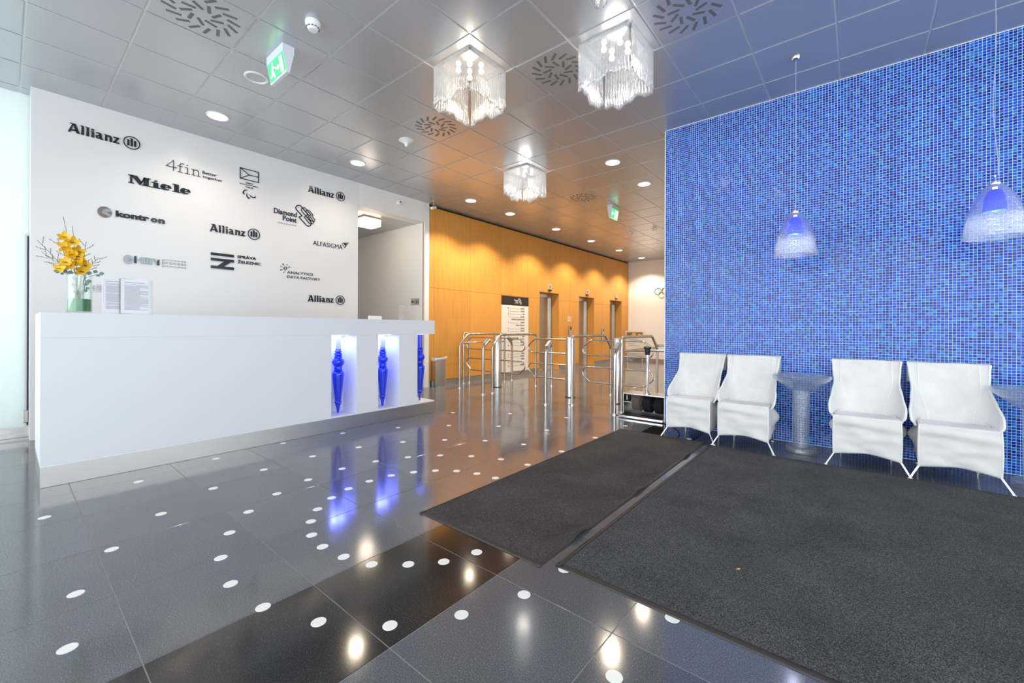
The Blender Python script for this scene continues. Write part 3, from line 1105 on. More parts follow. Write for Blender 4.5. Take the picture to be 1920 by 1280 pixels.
a4_stand('clear acrylic stand with a printed sheet, right one on the desk', -4.355, 0.56, 0.757, 1.472, 2)
a4_stand('clear acrylic stand with a printed sheet, left one beside the vase', -4.372, 0.463, 0.63, 1.472, 5)
scr = thing('acrylic_panel', 'clear acrylic panel standing on the right end of the desk', 'panel', (-4.8, 3.47, DT + 0.001))
MB().box(-4.803, -4.797, 3.41, 3.58, DT + 0.001, 1.415).build('sheet', thin_glass('panel_glossy', (0.95, 0.96, 0.97), 0.12, 0.05, (16, 16, 16), 0.25), scr)
MB().bbox(-4.84, -4.76, 3.42, 3.57, DT + 0.001, DT + 0.012, 0.003).build('foot', M['acrylic'], scr)
mon = thing('monitor', 'white monitor back just showing above the reception desk', 'monitor', (-4.9, 3.11, 0.9))
MB().bbox(-4.925, -4.895, 3.018, 3.205, DT - 0.14, 1.259, 0.006).build('housing', M['plastic_white'], mon)
MB().bbox(-4.94, -4.925, 3.09, 3.13, DT - 0.2, 1.2, 0.004).build('stand_neck', M['plastic_white'], mon)

# ================================================================ LOGOS ON THE WHITE WALL
LW = on_left(XL)
LT = 0.009


def sign(name, label, cat, c):
    return thing(name, label, cat, (XL, c[0], c[1]))


def poly(mb, pts, ox, oy, s_, mi=0, t0=0.0005, t1=LT):
    mb.prism([(ox + a * s_, oy + b_ * s_) for a, b_ in pts], LW, t0, t1, mi)


def st_(mb, pts, w, ox, oy, s_, mi=0, closed=False):
    ws = [q * s_ for q in w] if isinstance(w, (list, tuple)) else w * s_
    stroke2d(mb, [(ox + a * s_, oy + b_ * s_) for a, b_ in pts], ws, LW, 0.0005, LT, mi, closed)


def flare_word(mb, ox, oy, s_):
    """bold flared seven-letter word with small left flags on the stems"""
    poly(mb, [(0, 0), (.2, 0), (.47, .93), (.34, .93)], ox, oy, s_)
    poly(mb, [(.66, 0), (.93, 0), (.6, 1.0), (.36, 1.0)], ox, oy, s_)
    poly(mb, [(.22, .2), (.72, .2), (.68, .35), (.26, .35)], ox, oy, s_)
    poly(mb, [(.14, 1.0), (.18, .92), (.5, .92), (.5, 1.0)], ox, oy, s_)
    for x in (.97, 1.37):
        poly(mb, [(x + .05, 0), (x + .29, 0), (x + .27, .97), (x + .08, .9)], ox, oy, s_)
        poly(mb, [(x - .04, 1.0), (x + .2, 1.0), (x + .27, .95), (x + .1, .87)], ox, oy, s_)
    x = 1.77
    poly(mb, [(x + .05, 0), (x + .29, 0), (x + .28, .68), (x + .07, .62)], ox, oy, s_)
    poly(mb, [(x - .03, .7), (x + .25, .7), (x + .1, .58)], ox, oy, s_)
    mb.prism(ellipse2d(ox + (x + .16) * s_, oy + .87 * s_, .135 * s_, .095 * s_, 16), LW, 0.0005, LT)
    st_(mb, [(2.2, .62), (2.35, .66), (2.5, .63), (2.57, .5), (2.58, .15), (2.66, .06), (2.8, .03)], [.1, .14, .18, .22, .22, .2, .06], ox, oy, s_)
    st_(mb, [(2.57, .42), (2.36, .38), (2.25, .25), (2.3, .1), (2.42, .07), (2.57, .17)], [.1, .12, .2, .16, .12, .12], ox, oy, s_)
    poly(mb, [(2.92, 0), (3.14, 0), (3.13, .68), (2.95, .62)], ox, oy, s_)
    poly(mb, [(2.84, .72), (3.08, .72), (3.14, .62), (2.98, .58)], ox, oy, s_)
    st_(mb, [(3.1, .5), (3.22, .62), (3.36, .6), (3.42, .45), (3.42, 0)], [.08, .16, .2, .23, .23], ox, oy, s_)
    poly(mb, [(3.62, .7), (4.14, .7), (4.1, .56), (3.64, .56)], ox, oy, s_)
    poly(mb, [(3.6, 0), (4.16, 0), (4.14, .15), (3.62, .15)], ox, oy, s_)
    poly(mb, [(3.58, .02), (3.8, .02), (4.16, .66), (3.95, .68)], ox, oy, s_)


def round_emblem(mb, cy, cz, r_):
    stroke2d(mb, ellipse2d(cy, cz, r_ * .94, r_ * .94, 40), r_ * .13, LW, 0.0005, LT, 0, True)
    for dx, w, h0, h1 in ((-.4, .27, -.5, .42), (0.0, .27, -.55, .62), (.4, .27, -.5, .42)):
        a_, c_ = cy + (dx - w / 2) * r_, cy + (dx + w / 2) * r_
        mb.prism([(a_, cz + h0 * r_), (c_, cz + h0 * r_), (c_, cz + h1 * r_), (a_, cz + h1 * r_)], LW, 0.0005, LT)
    mb.prism([(cy - .26 * r_, cz + .68 * r_), (cy + .1 * r_, cz + .68 * r_), (cy + .135 * r_, cz + .55 * r_), (cy - .1 * r_, cz + .5 * r_)], LW, 0.0005, LT)


for (ox, oy, s_, cy, cz, r_, lab) in [
        (0.40, 3.066, 0.0922, 0.882, 3.113, 0.0695, 'black flared lettering with round eagle emblem, top left of the white wall'),
        (2.79, 3.064, 0.0930, 3.282, 3.115, 0.0700, 'black flared lettering with round eagle emblem, top right of the white wall'),
        (1.60, 2.279, 0.0930, 2.087, 2.327, 0.0720, 'black flared lettering with round eagle emblem, middle of the white wall'),
        (2.792, 1.479, 0.0930, 3.284, 1.523, 0.0720, 'black flared lettering with round eagle emblem, bottom right of the white wall')]:
    t_ = thing('wall_logo', lab, 'wall sign', (XL, ox, oy), 'company signs on the white wall')
    mb = MB()
    flare_word(mb, ox, oy, s_)
    mb.build('lettering', M['logo_black'], t_)
    mb = MB()
    round_emblem(mb, cy, cz, r_)
    mb.build('emblem', M['logo_black'], t_)

# thin slab lettering with a small two-line motto
t_ = thing('wall_logo', 'thin black slab lettering with small two line motto at right', 'wall sign', (XL, 1.178, 2.916), 'company signs on the white wall')
mb = MB()
ox, oy, s_ = 1.178, 2.916, 0.122
wd = .055
st_(mb, [(.8, .33), (0, .33), (.55, 1.0), (.55, 0)], wd, ox, oy, s_)
st_(mb, [(1.05, .0), (1.05, .72), (1.1, .82), (1.2, .87), (1.35, .84)], wd, ox, oy, s_)
for a_, c_, z in ((.85, 1.27, .58), (.86, 1.26, 0.02), (1.42, 1.62, .58), (1.42, 1.84, .02), (1.93, 2.08, .58), (1.93, 2.26, .02), (2.36, 2.68, .02)):
    st_(mb, [(a_, z), (c_, z)], .045, ox, oy, s_)
st_(mb, [(1.62, 0), (1.62, .6)], wd, ox, oy, s_)
mb.prism(ellipse2d(ox + 1.6 * s_, oy + .82 * s_, .05 * s_, .05 * s_, 12), LW, .0005, LT)
st_(mb, [(2.09, 0), (2.09, .6)], wd, ox, oy, s_)
st_(mb, [(2.09, .42), (2.2, .55), (2.34, .59), (2.46, .54), (2.51, .4), (2.51, 0)], wd, ox, oy, s_)
mb.build('lettering', M['logo_black'], t_)
mb = MB()
text2d(mb, 'Better', 1.524, 1.668, 2.962, 2.998, LW, .0005, .005, 0, 0.012)
text2d(mb, 'together', 1.526, 1.732, 2.906, 2.946, LW, .0005, .005, 0, 0.012)
mb.build('motto', M['logo_black'], t_)

# heavy slab lettering
t_ = thing('wall_logo', 'heavy dark slab serif lettering below the thin lettering', 'wall sign', (XL, 0.854, 2.67), 'company signs on the white wall')
mb = MB()
ox, oy, s_ = 0.854, 2.672, 0.0925
for q in ([(.16, .05), (.36, .05), (.36, .98), (.16, .98)], [(0, 0), (.52, 0), (.52, .1), (0, .1)], [(0, .9), (.5, .9), (.5, 1), (0, 1)],
          [(.2, 1), (.8, 1), (1.24, .32), (1.0, 0)], [(.98, 0), (1.12, .02), (1.5, .8), (1.42, 1)], [(1.36, .05), (1.86, .05), (1.86, .98), (1.36, .98)],
          [(1.2, 0), (2.04, 0), (2.04, .1), (1.2, .1)], [(1.4, .9), (2.04, .9), (2.04, 1), (1.4, 1)],
          [(2.28, .05), (2.76, .05), (2.76, .68), (2.28, .68)], [(2.1, 0), (2.96, 0), (2.96, .1), (2.1, .1)], [(2.1, .58), (2.5, .58), (2.5, .68), (2.1, .68)],
          [(2.3, .78), (2.58, .78), (2.72, .93), (2.44, .93)],
          [(4.3, .05), (4.78, .05), (4.78, .98), (4.3, .98)], [(4.12, 0), (4.96, 0), (4.96, .1), (4.12, .1)], [(4.12, .9), (4.5, .9), (4.5, 1), (4.12, 1)]):
    poly(mb, q, ox, oy, s_)
for cx_ in (3.52, 5.48):
    pts, ws = [], []
    for k in range(25):
        a = -0.0 + k / 24 * (2 * PI - 0.75)
        pts.append((cx_ + .36 * cos(a), .35 + .27 * sin(a)))
        ws.append(.14 + .3 * max(0, -cos(a)) + (.14 if k < 5 else 0))
    st_(mb, pts, ws, ox, oy, s_)
    poly(mb, [(cx_ - .3, .3), (cx_ + .5, .3), (cx_ + .5, .4), (cx_ - .3, .4)], ox, oy, s_)
mb.build('lettering', M['logo_black'], t_)

# disc with folded bands + bold word
t_ = thing('wall_logo', 'bold dark lettering beside a disc with folded silver bands', 'wall sign', (XL, 0.615, 2.25), 'company signs on the white wall')
mb = MB()
mb.prism(ellipse2d(0.670, 2.311, 0.055, 0.058, 40), LW, .0005, .006)
mb.build('disc', M['logo_bronze'], t_)
mb = MB()
mb.prism([(0.651, 2.325), (0.686, 2.352), (0.716, 2.343), (0.722, 2.328), (0.687, 2.313)], LW, .0062, .0095)
mb.prism([(0.651, 2.323), (0.687, 2.311), (0.718, 2.287), (0.703, 2.267), (0.651, 2.298)], LW, .0062, .0095)
mb.build('folded_bands', M['logo_silver'], t_)
mb = MB()
text2d(mb, 'kontr', 0.755, 1.032, 2.281, 2.348, LW, .0005, LT, 0, 0.05)
mb.build('lettering', M['logo_black'], t_)
mb = MB()
text2d(mb, 'o', 1.043, 1.104, 2.279, 2.330, LW, .0005, LT, 0, 0.05)
mb.build('letter', M['logo_black'], t_)
mb = MB()
text2d(mb, 'n', 1.110, 1.168, 2.279, 2.330, LW, .0005, LT, 0, 0.05)
mb.build('letter', M['logo_black'], t_)

# silver block lettering with the repeated word
t_ = thing('wall_logo', 'silver and dark block lettering with a thrice repeated word', 'wall sign', (XL, 0.815, 1.79), 'company signs on the white wall')
mb = MB()
mb.prism(ellipse2d(0.856, 1.835, 0.041, 0.05, 36), LW, .0005, .006)
stroke2d(mb, ellipse2d(0.858, 1.838, 0.015, 0.017, 24), 0.004, LW, .006, .009, 0, True)
stroke2d(mb, [(0.864, 1.823), (0.885, 1.846)], 0.004, LW, .006, .009)
mb.build('silver_disc', M['logo_silver'], t_)
MB().prism([(0.905, 1.80), (0.925, 1.80), (0.925, 1.878), (0.905, 1.878)], LW, .0005, LT).build('bar', M['logo_black'], t_)
mb = MB()
mb.prism([(0.933, 1.842), (0.965, 1.876), (1.002, 1.874), (1.002, 1.802), (0.967, 1.802)], LW, .0005, .008)
mb.prism([(1.005, 1.802), (1.025, 1.802), (1.025, 1.874), (1.005, 1.874)], LW, .0005, .008)
mb.prism([(1.03, 1.80), (1.056, 1.80), (1.056, 1.872), (1.03, 1.874)], LW, .0005, .008)
mb.prism([(1.06, 1.872), (1.085, 1.872), (1.118, 1.80), (1.092, 1.80)], LW, .0005, .0075)
mb.build('block_letters', M['logo_silver'], t_)
MB().prism([(1.098, 1.80), (1.12, 1.80), (1.12, 1.872), (1.098, 1.85)], LW, .0078, .0092).build('block_letter', M['logo_black'], t_)
mb = MB()
text2d(mb, 'process', 1.147, 1.369, 1.811, 1.849, LW, .0005, .004, 0, 0.0)
text2d(mb, 'process', 1.147, 1.369, 1.856, 1.878, LW, .0005, .004, 0, 0.0)
text2d(mb, 'process', 1.147, 1.369, 1.786, 1.806, LW, .0005, .004, 0, 0.0)
mb.build('lettering', M['logo_grey'], t_)

# envelope-like flag emblem, three text lines and three crescents
t_ = thing('wall_logo', 'outlined flag emblem above three text lines and three crescents', 'wall sign', (XL, 2.03, 2.8), 'company signs on the white wall')
mb = MB()
stroke2d(mb, [(1.926, 3.156), (2.139, 3.156), (2.139, 3.02), (1.926, 3.02)], .009, LW, .0005, LT, 0, True)
stroke2d(mb, [(1.926, 3.156), (2.03, 3.089), (2.139, 3.089)], .008, LW, .0005, LT)
stroke2d(mb, [(1.926, 3.02), (2.03, 3.089)], .008, LW, .0005, LT)
mb.build('flag_outline', M['logo_black'], t_)
mb = MB()
text2d(mb, 'ČESKÝ', 1.989, 2.076, 2.971, 2.992, LW, .0005, .005, 0, 0.02)
text2d(mb, 'PARALYMPIJSKÝ', 1.922, 2.14, 2.945, 2.964, LW, .0005, .005, 0, 0.02)
text2d(mb, 'VÝBOR', 1.987, 2.078, 2.917, 2.938, LW, .0005, .005, 0, 0.02)
mb.build('lettering', M['logo_black'], t_)
mb = MB()
stroke2d(mb, [(2.018,2.891),(1.987,2.885),(1.966,2.864),(1.960,2.843),(1.968,2.828),(1.982,2.825)], [.001, .009, .013, .014, .012, .001], LW, .0005, LT)
stroke2d(mb, [(2.006,2.851),(2.001,2.825),(2.007,2.801),(2.022,2.785),(2.042,2.794)], [.001, .009, .013, .014, .003], LW, .0005, LT)
stroke2d(mb, [(2.028,2.834),(2.049,2.816),(2.073,2.806),(2.099,2.812),(2.104,2.834)], [.001, .009, .013, .014, .002], LW, .0005, LT)
mb.build('crescents', M['logo_black'], t_)

# two-line name with interlaced loops
t_ = thing('wall_logo', 'two line dark lettering beside three interlaced slanting loops', 'wall sign', (XL, 2.63, 2.56), 'company signs on the white wall')
mb = MB()
text2d(mb, 'Diamond', 2.331, 2.631, 2.660, 2.731, LW, .0005, LT, 0, 0.01)
text2d(mb, 'Point', 2.446, 2.631, 2.582, 2.652, LW, .0005, LT, 0, 0.01)
mb.build('lettering', M['logo_black'], t_)
mb = MB()
text2d(mb, 'OFFICE BUILDING', 2.376, 2.632, 2.531, 2.551, LW, .0005, .003, 0, 0.0)
mb.build('small_lettering', M['logo_grey'], t_)
mb = MB()
for w, l_ in ((.0125, [(2.662,2.839),(2.634,2.828),(2.618,2.798),(2.624,2.774),(2.705,2.699),(2.664,2.672),(2.766,2.578),(2.794,2.566),(2.825,2.583),(2.838,2.616),(2.827,2.641),(2.758,2.709),(2.789,2.734),(2.709,2.814),(2.685,2.837)]),
              (.010, [(2.724,2.822),(2.700,2.804),(2.694,2.780),(2.704,2.761),(2.761,2.709),(2.733,2.688),(2.809,2.611),(2.849,2.610),(2.871,2.636),(2.862,2.661),(2.809,2.722),(2.831,2.739),(2.769,2.801),(2.747,2.821)]),
              (.008, [(2.791,2.804),(2.767,2.788),(2.760,2.769),(2.806,2.721),(2.789,2.704),(2.831,2.655),(2.878,2.647),(2.891,2.676),(2.844,2.729),(2.862,2.742),(2.822,2.786)])):
    stroke2d(mb, l_, w, LW, .0005, LT, 0, True)
mb.build('loops', M['logo_black'], t_)

# three bars with a slanted track + two-line name
t_ = thing('wall_logo', 'three dark horizontal bars joined like rails beside two line lettering', 'wall sign', (XL, 1.74, 1.83), 'company signs on the white wall')
mb = MB()
for z0, z1 in ((1.990, 2.022), (1.923, 1.957), (1.828, 1.862)):
    mb.prism([(1.612, z0), (1.86, z0), (1.86, z1), (1.612, z1)], LW, .0005, LT)
mb.prism([(1.66, 1.845), (1.73, 1.845), (1.845, 1.94), (1.77, 1.94)], LW, .0007, LT + .0003)
mb.build('rail_bars', M['logo_black'], t_)
mb = MB()
text2d(mb, 'SPRÁVA', 1.899, 2.117, 1.988, 2.034, LW, .0005, .006, 0, 0.03)
text2d(mb, 'ŽELEZNIC', 1.899, 2.172, 1.924, 1.969, LW, .0005, .006, 0, 0.03)
mb.build('lettering', M['logo_black'], t_)

# light capitals with a facetted triangle
t_ = thing('wall_logo', 'light black capitals with a facetted triangle at the right', 'wall sign', (XL, 2.864, 2.3), 'company signs on the white wall')
mb = MB()
text2d(mb, 'ALFASIGMA', 2.864, 3.319, 2.308, 2.374, LW, .0005, .006, 0, -0.004)
mb.build('lettering', M['logo_black'], t_)
mb = MB()
tri = [(3.311, 2.403), (3.42, 2.428), (3.352, 2.338)]
stroke2d(mb, tri, .005, LW, .0005, .006, 0, True)
stroke2d(mb, [(3.33, 2.414), (3.364, 2.37), (3.352, 2.338)], .004, LW, .0005, .006)
stroke2d(mb, [(3.364, 2.37), (3.40, 2.424)], .004, LW, .0005, .006)
mb.prism([(3.34, 2.408), (3.39, 2.412), (3.364, 2.375)], LW, .0005, .0065)
mb.build('triangle', M['logo_black'], t_)

# small node star with two lines
t_ = thing('wall_logo', 'two line grey capitals under a small star of linked dots', 'wall sign', (XL, 2.5, 1.79), 'company signs on the white wall')
mb = MB()
text2d(mb, 'ANALYTICS', 2.505, 2.868, 1.854, 1.891, LW, .0005, .006, 0, 0.012)
text2d(mb, 'DATA FACTORY', 2.505, 2.973, 1.792, 1.829, LW, .0005, .006, 0, 0.012)
mb.build('lettering', pbr('sign_dark_grey', (0.07, 0.07, 0.075), 0.3), t_)
mb, mb2 = MB(), MB()
c_ = (2.482, 1.921)
stroke2d(mb, ellipse2d(c_[0], c_[1], .017, .017, 24), .008, LW, .0005, .006, 0, True)
for k, q in enumerate([(2.452, 1.977), (2.503, 1.977), (2.537, 1.946), (2.423, 1.944), (2.425, 1.895), (2.461, 1.864)]):
    d = Vector((q[0] - c_[0], q[1] - c_[1])).normalized() * .02
    tgt = mb if k in (0, 2, 4) else mb2
    stroke2d(tgt, [(c_[0] + d.x, c_[1] + d.y), q], .003, LW, .0005, .004)
    tgt.prism(ellipse2d(q[0], q[1], .0085, .0085, 14), LW, .0005, .006)
mb.build('linked_dots', M['logo_black'], t_)
mb2.build('linked_dots', M['logo_silver'], t_)
# socket plates behind the vase
for y0, y1, z0, z1, lab in ((0.561, 0.592, 1.474, 1.533, 'narrow grey switch plate behind the vase'), (0.604, 0.644, 1.467, 1.542, 'wider grey switch plate between vase and sheet stands')):
    t_ = thing('switch_plate', lab, 'switch', (XL, y0, z0), 'switch plates on the white wall')
    MB().bbox(XL + .0005, XL + .009, y0, y1, z0, z1, .003).build('cover', M['plate_grey'], t_)
    MB().bbox(XL + .009, XL + .012, y0 + .008, y1 - .008, z0 + .015, z1 - .015, .001).build('rocker', M['logo_silver'], t_)

# ================================================================ CEILING FITTINGS
def downlight(i, j, label, spot, size, blend, es=None):
    x, y = ctile(i, j)
    t_ = thing('downlight', label, 'downlight', (x, y, CEIL), 'round recessed downlights')
    MB().lathe([(0.105, 0.0), (0.107, -0.004), (0.104, -0.009), (0.092, -0.009), (0.088, -0.002), (0.088, 0.0)], (x, y, CEIL), 40, cap=False).build('trim_ring', M['plastic_white'], t_, True, 30)
    MB().lathe([(0.0, -0.003), (0.088, -0.003), (0.088, -0.0005), (0, -0.0005)], (x, y, CEIL), 36).build('lit_lens', M['lamp_warm'], t_)
    light_spot('downlight_beam', (x, y, CEIL - 0.02), spot, (1.0, 0.83, 0.62), size, blend, 0.06, t_)


downlight(.5, 2.5, 'round downlight nearest the camera above the white wall', 34, 150, 0.8)
downlight(.5, 5.5, 'round downlight above the far top corner of the white wall', 34, 150, 0.8)
for j, lab in ((9.5, 'first downlight in the row along the wood wall'), (11.5, 'second downlight in the row along the wood wall'), (14.5, 'third downlight in the row along the wood wall'),
               (17.5, 'fourth downlight in the row along the wood wall'), (20.5, 'fifth downlight in the row along the wood wall'), (23.5, 'last downlight in the row, nearest the white end wall')):
    downlight(.5, j, lab, 170, 124, 0.55)
downlight(5.5, 9.5, 'larger ringed downlight left of the blue wall, nearer one', 75, 130, 0.6)
downlight(5.5, 11.5, 'larger ringed downlight left of the blue wall, farther one', 75, 130, 0.6)
# unseen second row, added behind the blue wall to brighten the end wall
for j, w_ in ((14.5, 'first'), (17.5, 'second'), (20.5, 'third'), (23.5, 'last')):
    downlight(5.5, j, w_ + ' added unseen downlight behind the blue wall, brightening the end wall', 75, 130, 0.6)

slot_out = MB().box(-.045, .045, -.0115, .0115, -.0012, 0).mesh('slot', M['dark_slot'])
slot_in = MB().box(-.042, .042, -.0115, .0115, -.0012, 0).mesh('slot', M['dark_slot'])
for i, j, lab in ((3.5, 1.5, 'swirl air diffuser at the top left of the picture'), (3.5, 5.5, 'swirl air diffuser above the middle of the lobby'), (8.5, 5.5, 'swirl air diffuser nearest the blue wall'),
                  (6.5, 5.5, 'swirl air diffuser between the two big chandeliers'), (3.5, 11.5, 'small looking swirl air diffuser far off near the lift hall')):
    x, y = ctile(i, j)
    t_ = thing('air_diffuser', lab, 'air vent', (x, y, CEIL), 'swirl air diffusers in the ceiling')
    MB().bbox(x - .268, x + .268, y - .268, y + .268, CEIL - .0025, CEIL + .001, .001).build('face_plate', M['ceiling'], t_)
    for k in range(16):
        a = 2 * PI * k / 16
        o = bpy.data.objects.new('slot', slot_out)
        COL.objects.link(o)
        o.parent = t_
        o.location = (.195 * cos(a), .195 * sin(a), -.0025)
        o.rotation_euler = (0, 0, a + .55)
    for k in range(9):
        a = 2 * PI * k / 9 + .2
        o = bpy.data.objects.new('slot', slot_in)
        COL.objects.link(o)
        o.parent = t_
        o.location = (.095 * cos(a), .095 * sin(a), -.0025)
        o.rotation_euler = (0, 0, a - .5)

x, y = ctile(2.5, 2.5)
t_ = thing('ceiling_speaker', 'round flush ceiling speaker beside the near exit sign', 'speaker', (x, y, CEIL))
MB().lathe([(.098, 0), (.1, -.005), (.095, -.009), (.08, -.009), (.077, -.003), (.077, 0)], (x, y, CEIL), 40, cap=False).build('ring', M['plastic_white'], t_, True, 30)
MB().lathe([(0, -.003), (.077, -.003), (.077, 0)], (x, y, CEIL), 36).build('grille', M['ceiling'], t_)
x, y = ctile(3.5, 14.5)
t_ = thing('ceiling_speaker', 'round flush ceiling speaker beside the far exit sign', 'speaker', (x, y, CEIL))
MB().lathe([(.098, 0), (.1, -.005), (.095, -.009), (.08, -.009), (.077, -.003), (.077, 0)], (x, y, CEIL), 40, cap=False).build('ring', M['ceiling_tee'], t_, True, 30)
MB().lathe([(0, -.003), (.077, -.003), (.077, 0)], (x, y, CEIL), 36).build('grille', M['ceiling'], t_)


def smoke(x, y, label, s_=1.0):
    t_ = thing('smoke_detector', label, 'smoke detector', (x, y, CEIL))
    MB().lathe([(0, 0), (.052 * s_, 0), (.055 * s_, -.008 * s_), (.053 * s_, -.028 * s_), (.048 * s_, -.034 * s_), (.036 * s_, -.06 * s_), (.03 * s_, -.066 * s_), (0, -.068 * s_)], (x, y, CEIL), 32).build('housing', M['plastic_white'], t_, True, 35)
    mb = MB()
    for k in range(12):
        a = 2 * PI * k / 12
        r_ = .044 * s_
        bm = bmesh.new()
        bmesh.ops.create_cube(bm, size=1)
        for v in bm.verts:
            q = Vector((v.co.x * .006 * s_, v.co.y * .013 * s_, v.co.z * .006 * s_))
            v.co = Vector((x + (r_ + q.x) * cos(a) - q.y * sin(a), y + (r_ + q.x) * sin(a) + q.y * cos(a), CEIL - .048 * s_ + q.z))
        mb.bm(bm)
    mb.build('vents', M['dark_slot'], t_)


x, y = ctile(4.5, 2.5)
smoke(x, y, 'white smoke detector on the ceiling near the reception')
smoke(-4.2, 9.55, 'small smoke detector far off in the lift hall, left one', .9)
smoke(-3.6, 9.5, 'small smoke detector far off in the lift hall, right one', .9)
x, y = ctile(2.5, 5.5)
t_ = thing('wifi_antenna', 'white round ceiling antenna with a pointed tip', 'antenna', (x, y, CEIL))
MB().lathe([(0, 0), (.088, 0), (.09, -.006), (.06, -.02), (.03, -.036), (.02, -.055), (.016, -.075), (0, -.078)], (x, y, CEIL), 36).build('cone_body', M['plastic_white'], t_, True, 60)

# exit signs: wedge housings with lit green faces
def exit_sign(label, loc, w, d, drop, rotz, arrow_left):
    """wedge housing hanging from the ceiling; lit face on its local -Y side"""
    t_ = thing('exit_sign', label, 'exit sign', loc, 'green exit signs')
    t_.rotation_euler = (0, 0, rotz)
    x0, x1, y0, y1 = -w / 2, w / 2, -d / 2, d / 2
    zt_, zb = -.065, -drop
    mb = MB()
    mb.bbox(x0, x1, y0, y1, zt_, 0, .003)
    prof_ = [(y0 + .004, zt_), (y1 - .004, zt_), (.012, zb), (-.012, zb)]
    mb.prism(prof_, lambda a, b_, t: (t, a, b_), x0 + .004, x1 - .004)
    mb.build('housing', pbr('sign_housing', (.72, .75, .82), .4), t_, local=True)

    def fn(a, b_, t):
        f_ = (zt_ - b_) / (zt_ - zb)
        yy = (y0 + .004) * (1 - f_) - .012 * f_
        return (a, yy - t, b_)
    hgt = zt_ - zb
    fc = MB().prism([(x0 + .006, zb + .006), (x1 - .006, zb + .006), (x1 - .006, zt_ - .004), (x0 + .006, zt_ - .004)], fn, .0005, .002).build('lit_face', M['green_sign'], t_, local=True)
    pc = MB()

    def P(pts):
        if arrow_left:
            pts = [(1 - a, b_) for a, b_ in pts]
        pc.prism([(x0 + a * w, zb + b_ * hgt) for a, b_ in pts], fn, .0021, .003)

    def R(a0, b0, a1, b1):
        P([(a0, b0), (a1, b0), (a1, b1), (a0, b1)])
    if arrow_left:
        R(.08, .12, .5, .88)
        R(.62, .42, .8, .56)
        P([(.78, .25), (.78, .75), (.94, .5)])
    else:
        R(.72, .12, .88, .88)
        R(.46, .45, .6, .55)
        P([(.58, .34), (.58, .66), (.68, .5)])
        P([(.2, .5), (.3, .5), (.34, .74), (.24, .76)])
        P([(.28, .8), (.35, .8), (.35, .9), (.28, .9)])
        P([(.22, .52), (.3, .52), (.24, .3), (.1, .24), (.1, .32), (.18, .36)])
        P([(.26, .5), (.34, .46), (.38, .16), (.3, .16)])
        P([(.32, .72), (.44, .62), (.42, .55), (.3, .64)])
    R(.02, .02, .98, .05)
    pc.build('pictogram', M['sign_white'], fc, local=True)


exit_sign('green running man exit sign above the near end of the reception', (-3.757, 1.472, CEIL), .325, .095, .22, 0, False)
exit_sign('small green exit sign with left arrow, far off by the lift hall', (-3.56, 7.30, CEIL), .30, .10, .25, PI / 2, True)

# glass chandeliers: four corrugated ice-glass sheets around a lamp
def chandelier(i, j, label, power, color):
    x, y = ctile(i, j)
    zt_ = 3.375
    t_ = thing('chandelier', label, 'chandelier', (x, y, CEIL), 'ice glass ceiling chandeliers')
    s_ = .225
    MB().bbox(x - .17, x + .17, y - .17, y + .17, CEIL - .028, CEIL, .004).build('ceiling_plate', M['steel_tube'], t_)
    for k in range(4):
        r2 = random.Random(k + int(i * 10))
        ph = r2.uniform(0, 6)
        a = k * PI / 2
        ca_, sa_ = cos(a), sin(a)

        def fn(u_, v_, ca_=ca_, sa_=sa_, ph=ph):
            al = (u_ - .5) * .425
            low = .018 * sin(ph + u_ * 9) + .012 * sin(ph * 2 + u_ * 23) + .012 * (1 - (2 * u_ - 1) ** 2)
            z = zt_ - v_ * (.345 + low)
            off = s_ + .007 * sin(u_ * 2 * PI * 17 + 1.5 * sin(v_ * 4 + ph)) * (.35 + .65 * v_) + .012 * v_ * sin(ph + u_ * 7)
            return (x + ca_ * off - sa_ * al, y + sa_ * off + ca_ * al, z)
        o = MB().grid(fn, 88, 10).build('glass_sheet', M['ice_glass'], t_, True, 180)
        sm = o.modifiers.new('thickness', 'SOLIDIFY')
        sm.thickness = .006
    for q in range(4):
        qx, qy = x + (.07 if q % 2 else -.07), y + (.07 if q // 2 else -.07)
        MB().lathe([(0, -.028), (.012, -.028), (.016, -.04), (.024, -.055), (.018, -.07), (0, -.074)][::-1], (qx, qy, CEIL), 14).build('bulb', M['bulb'], t_, True)
    light_point('chandelier_light', (x, y, CEIL - .19), power, color, .08, t_)


chandelier(5.5, 4.5, 'warm glowing ice glass chandelier over the middle of the lobby', 5, (1, .83, .62))
chandelier(7.5, 5.5, 'large looking white ice glass chandelier left of the blue wall', 4.5, (1, .95, .9))
chandelier(3.5, 8.5, 'smaller looking ice glass chandelier in front of the wood wall', 5, (1, .95, .88))
chandelier(8.5, 3.5, 'ice glass chandelier cut off by the top edge of the picture', 6, (1, .93, .85))

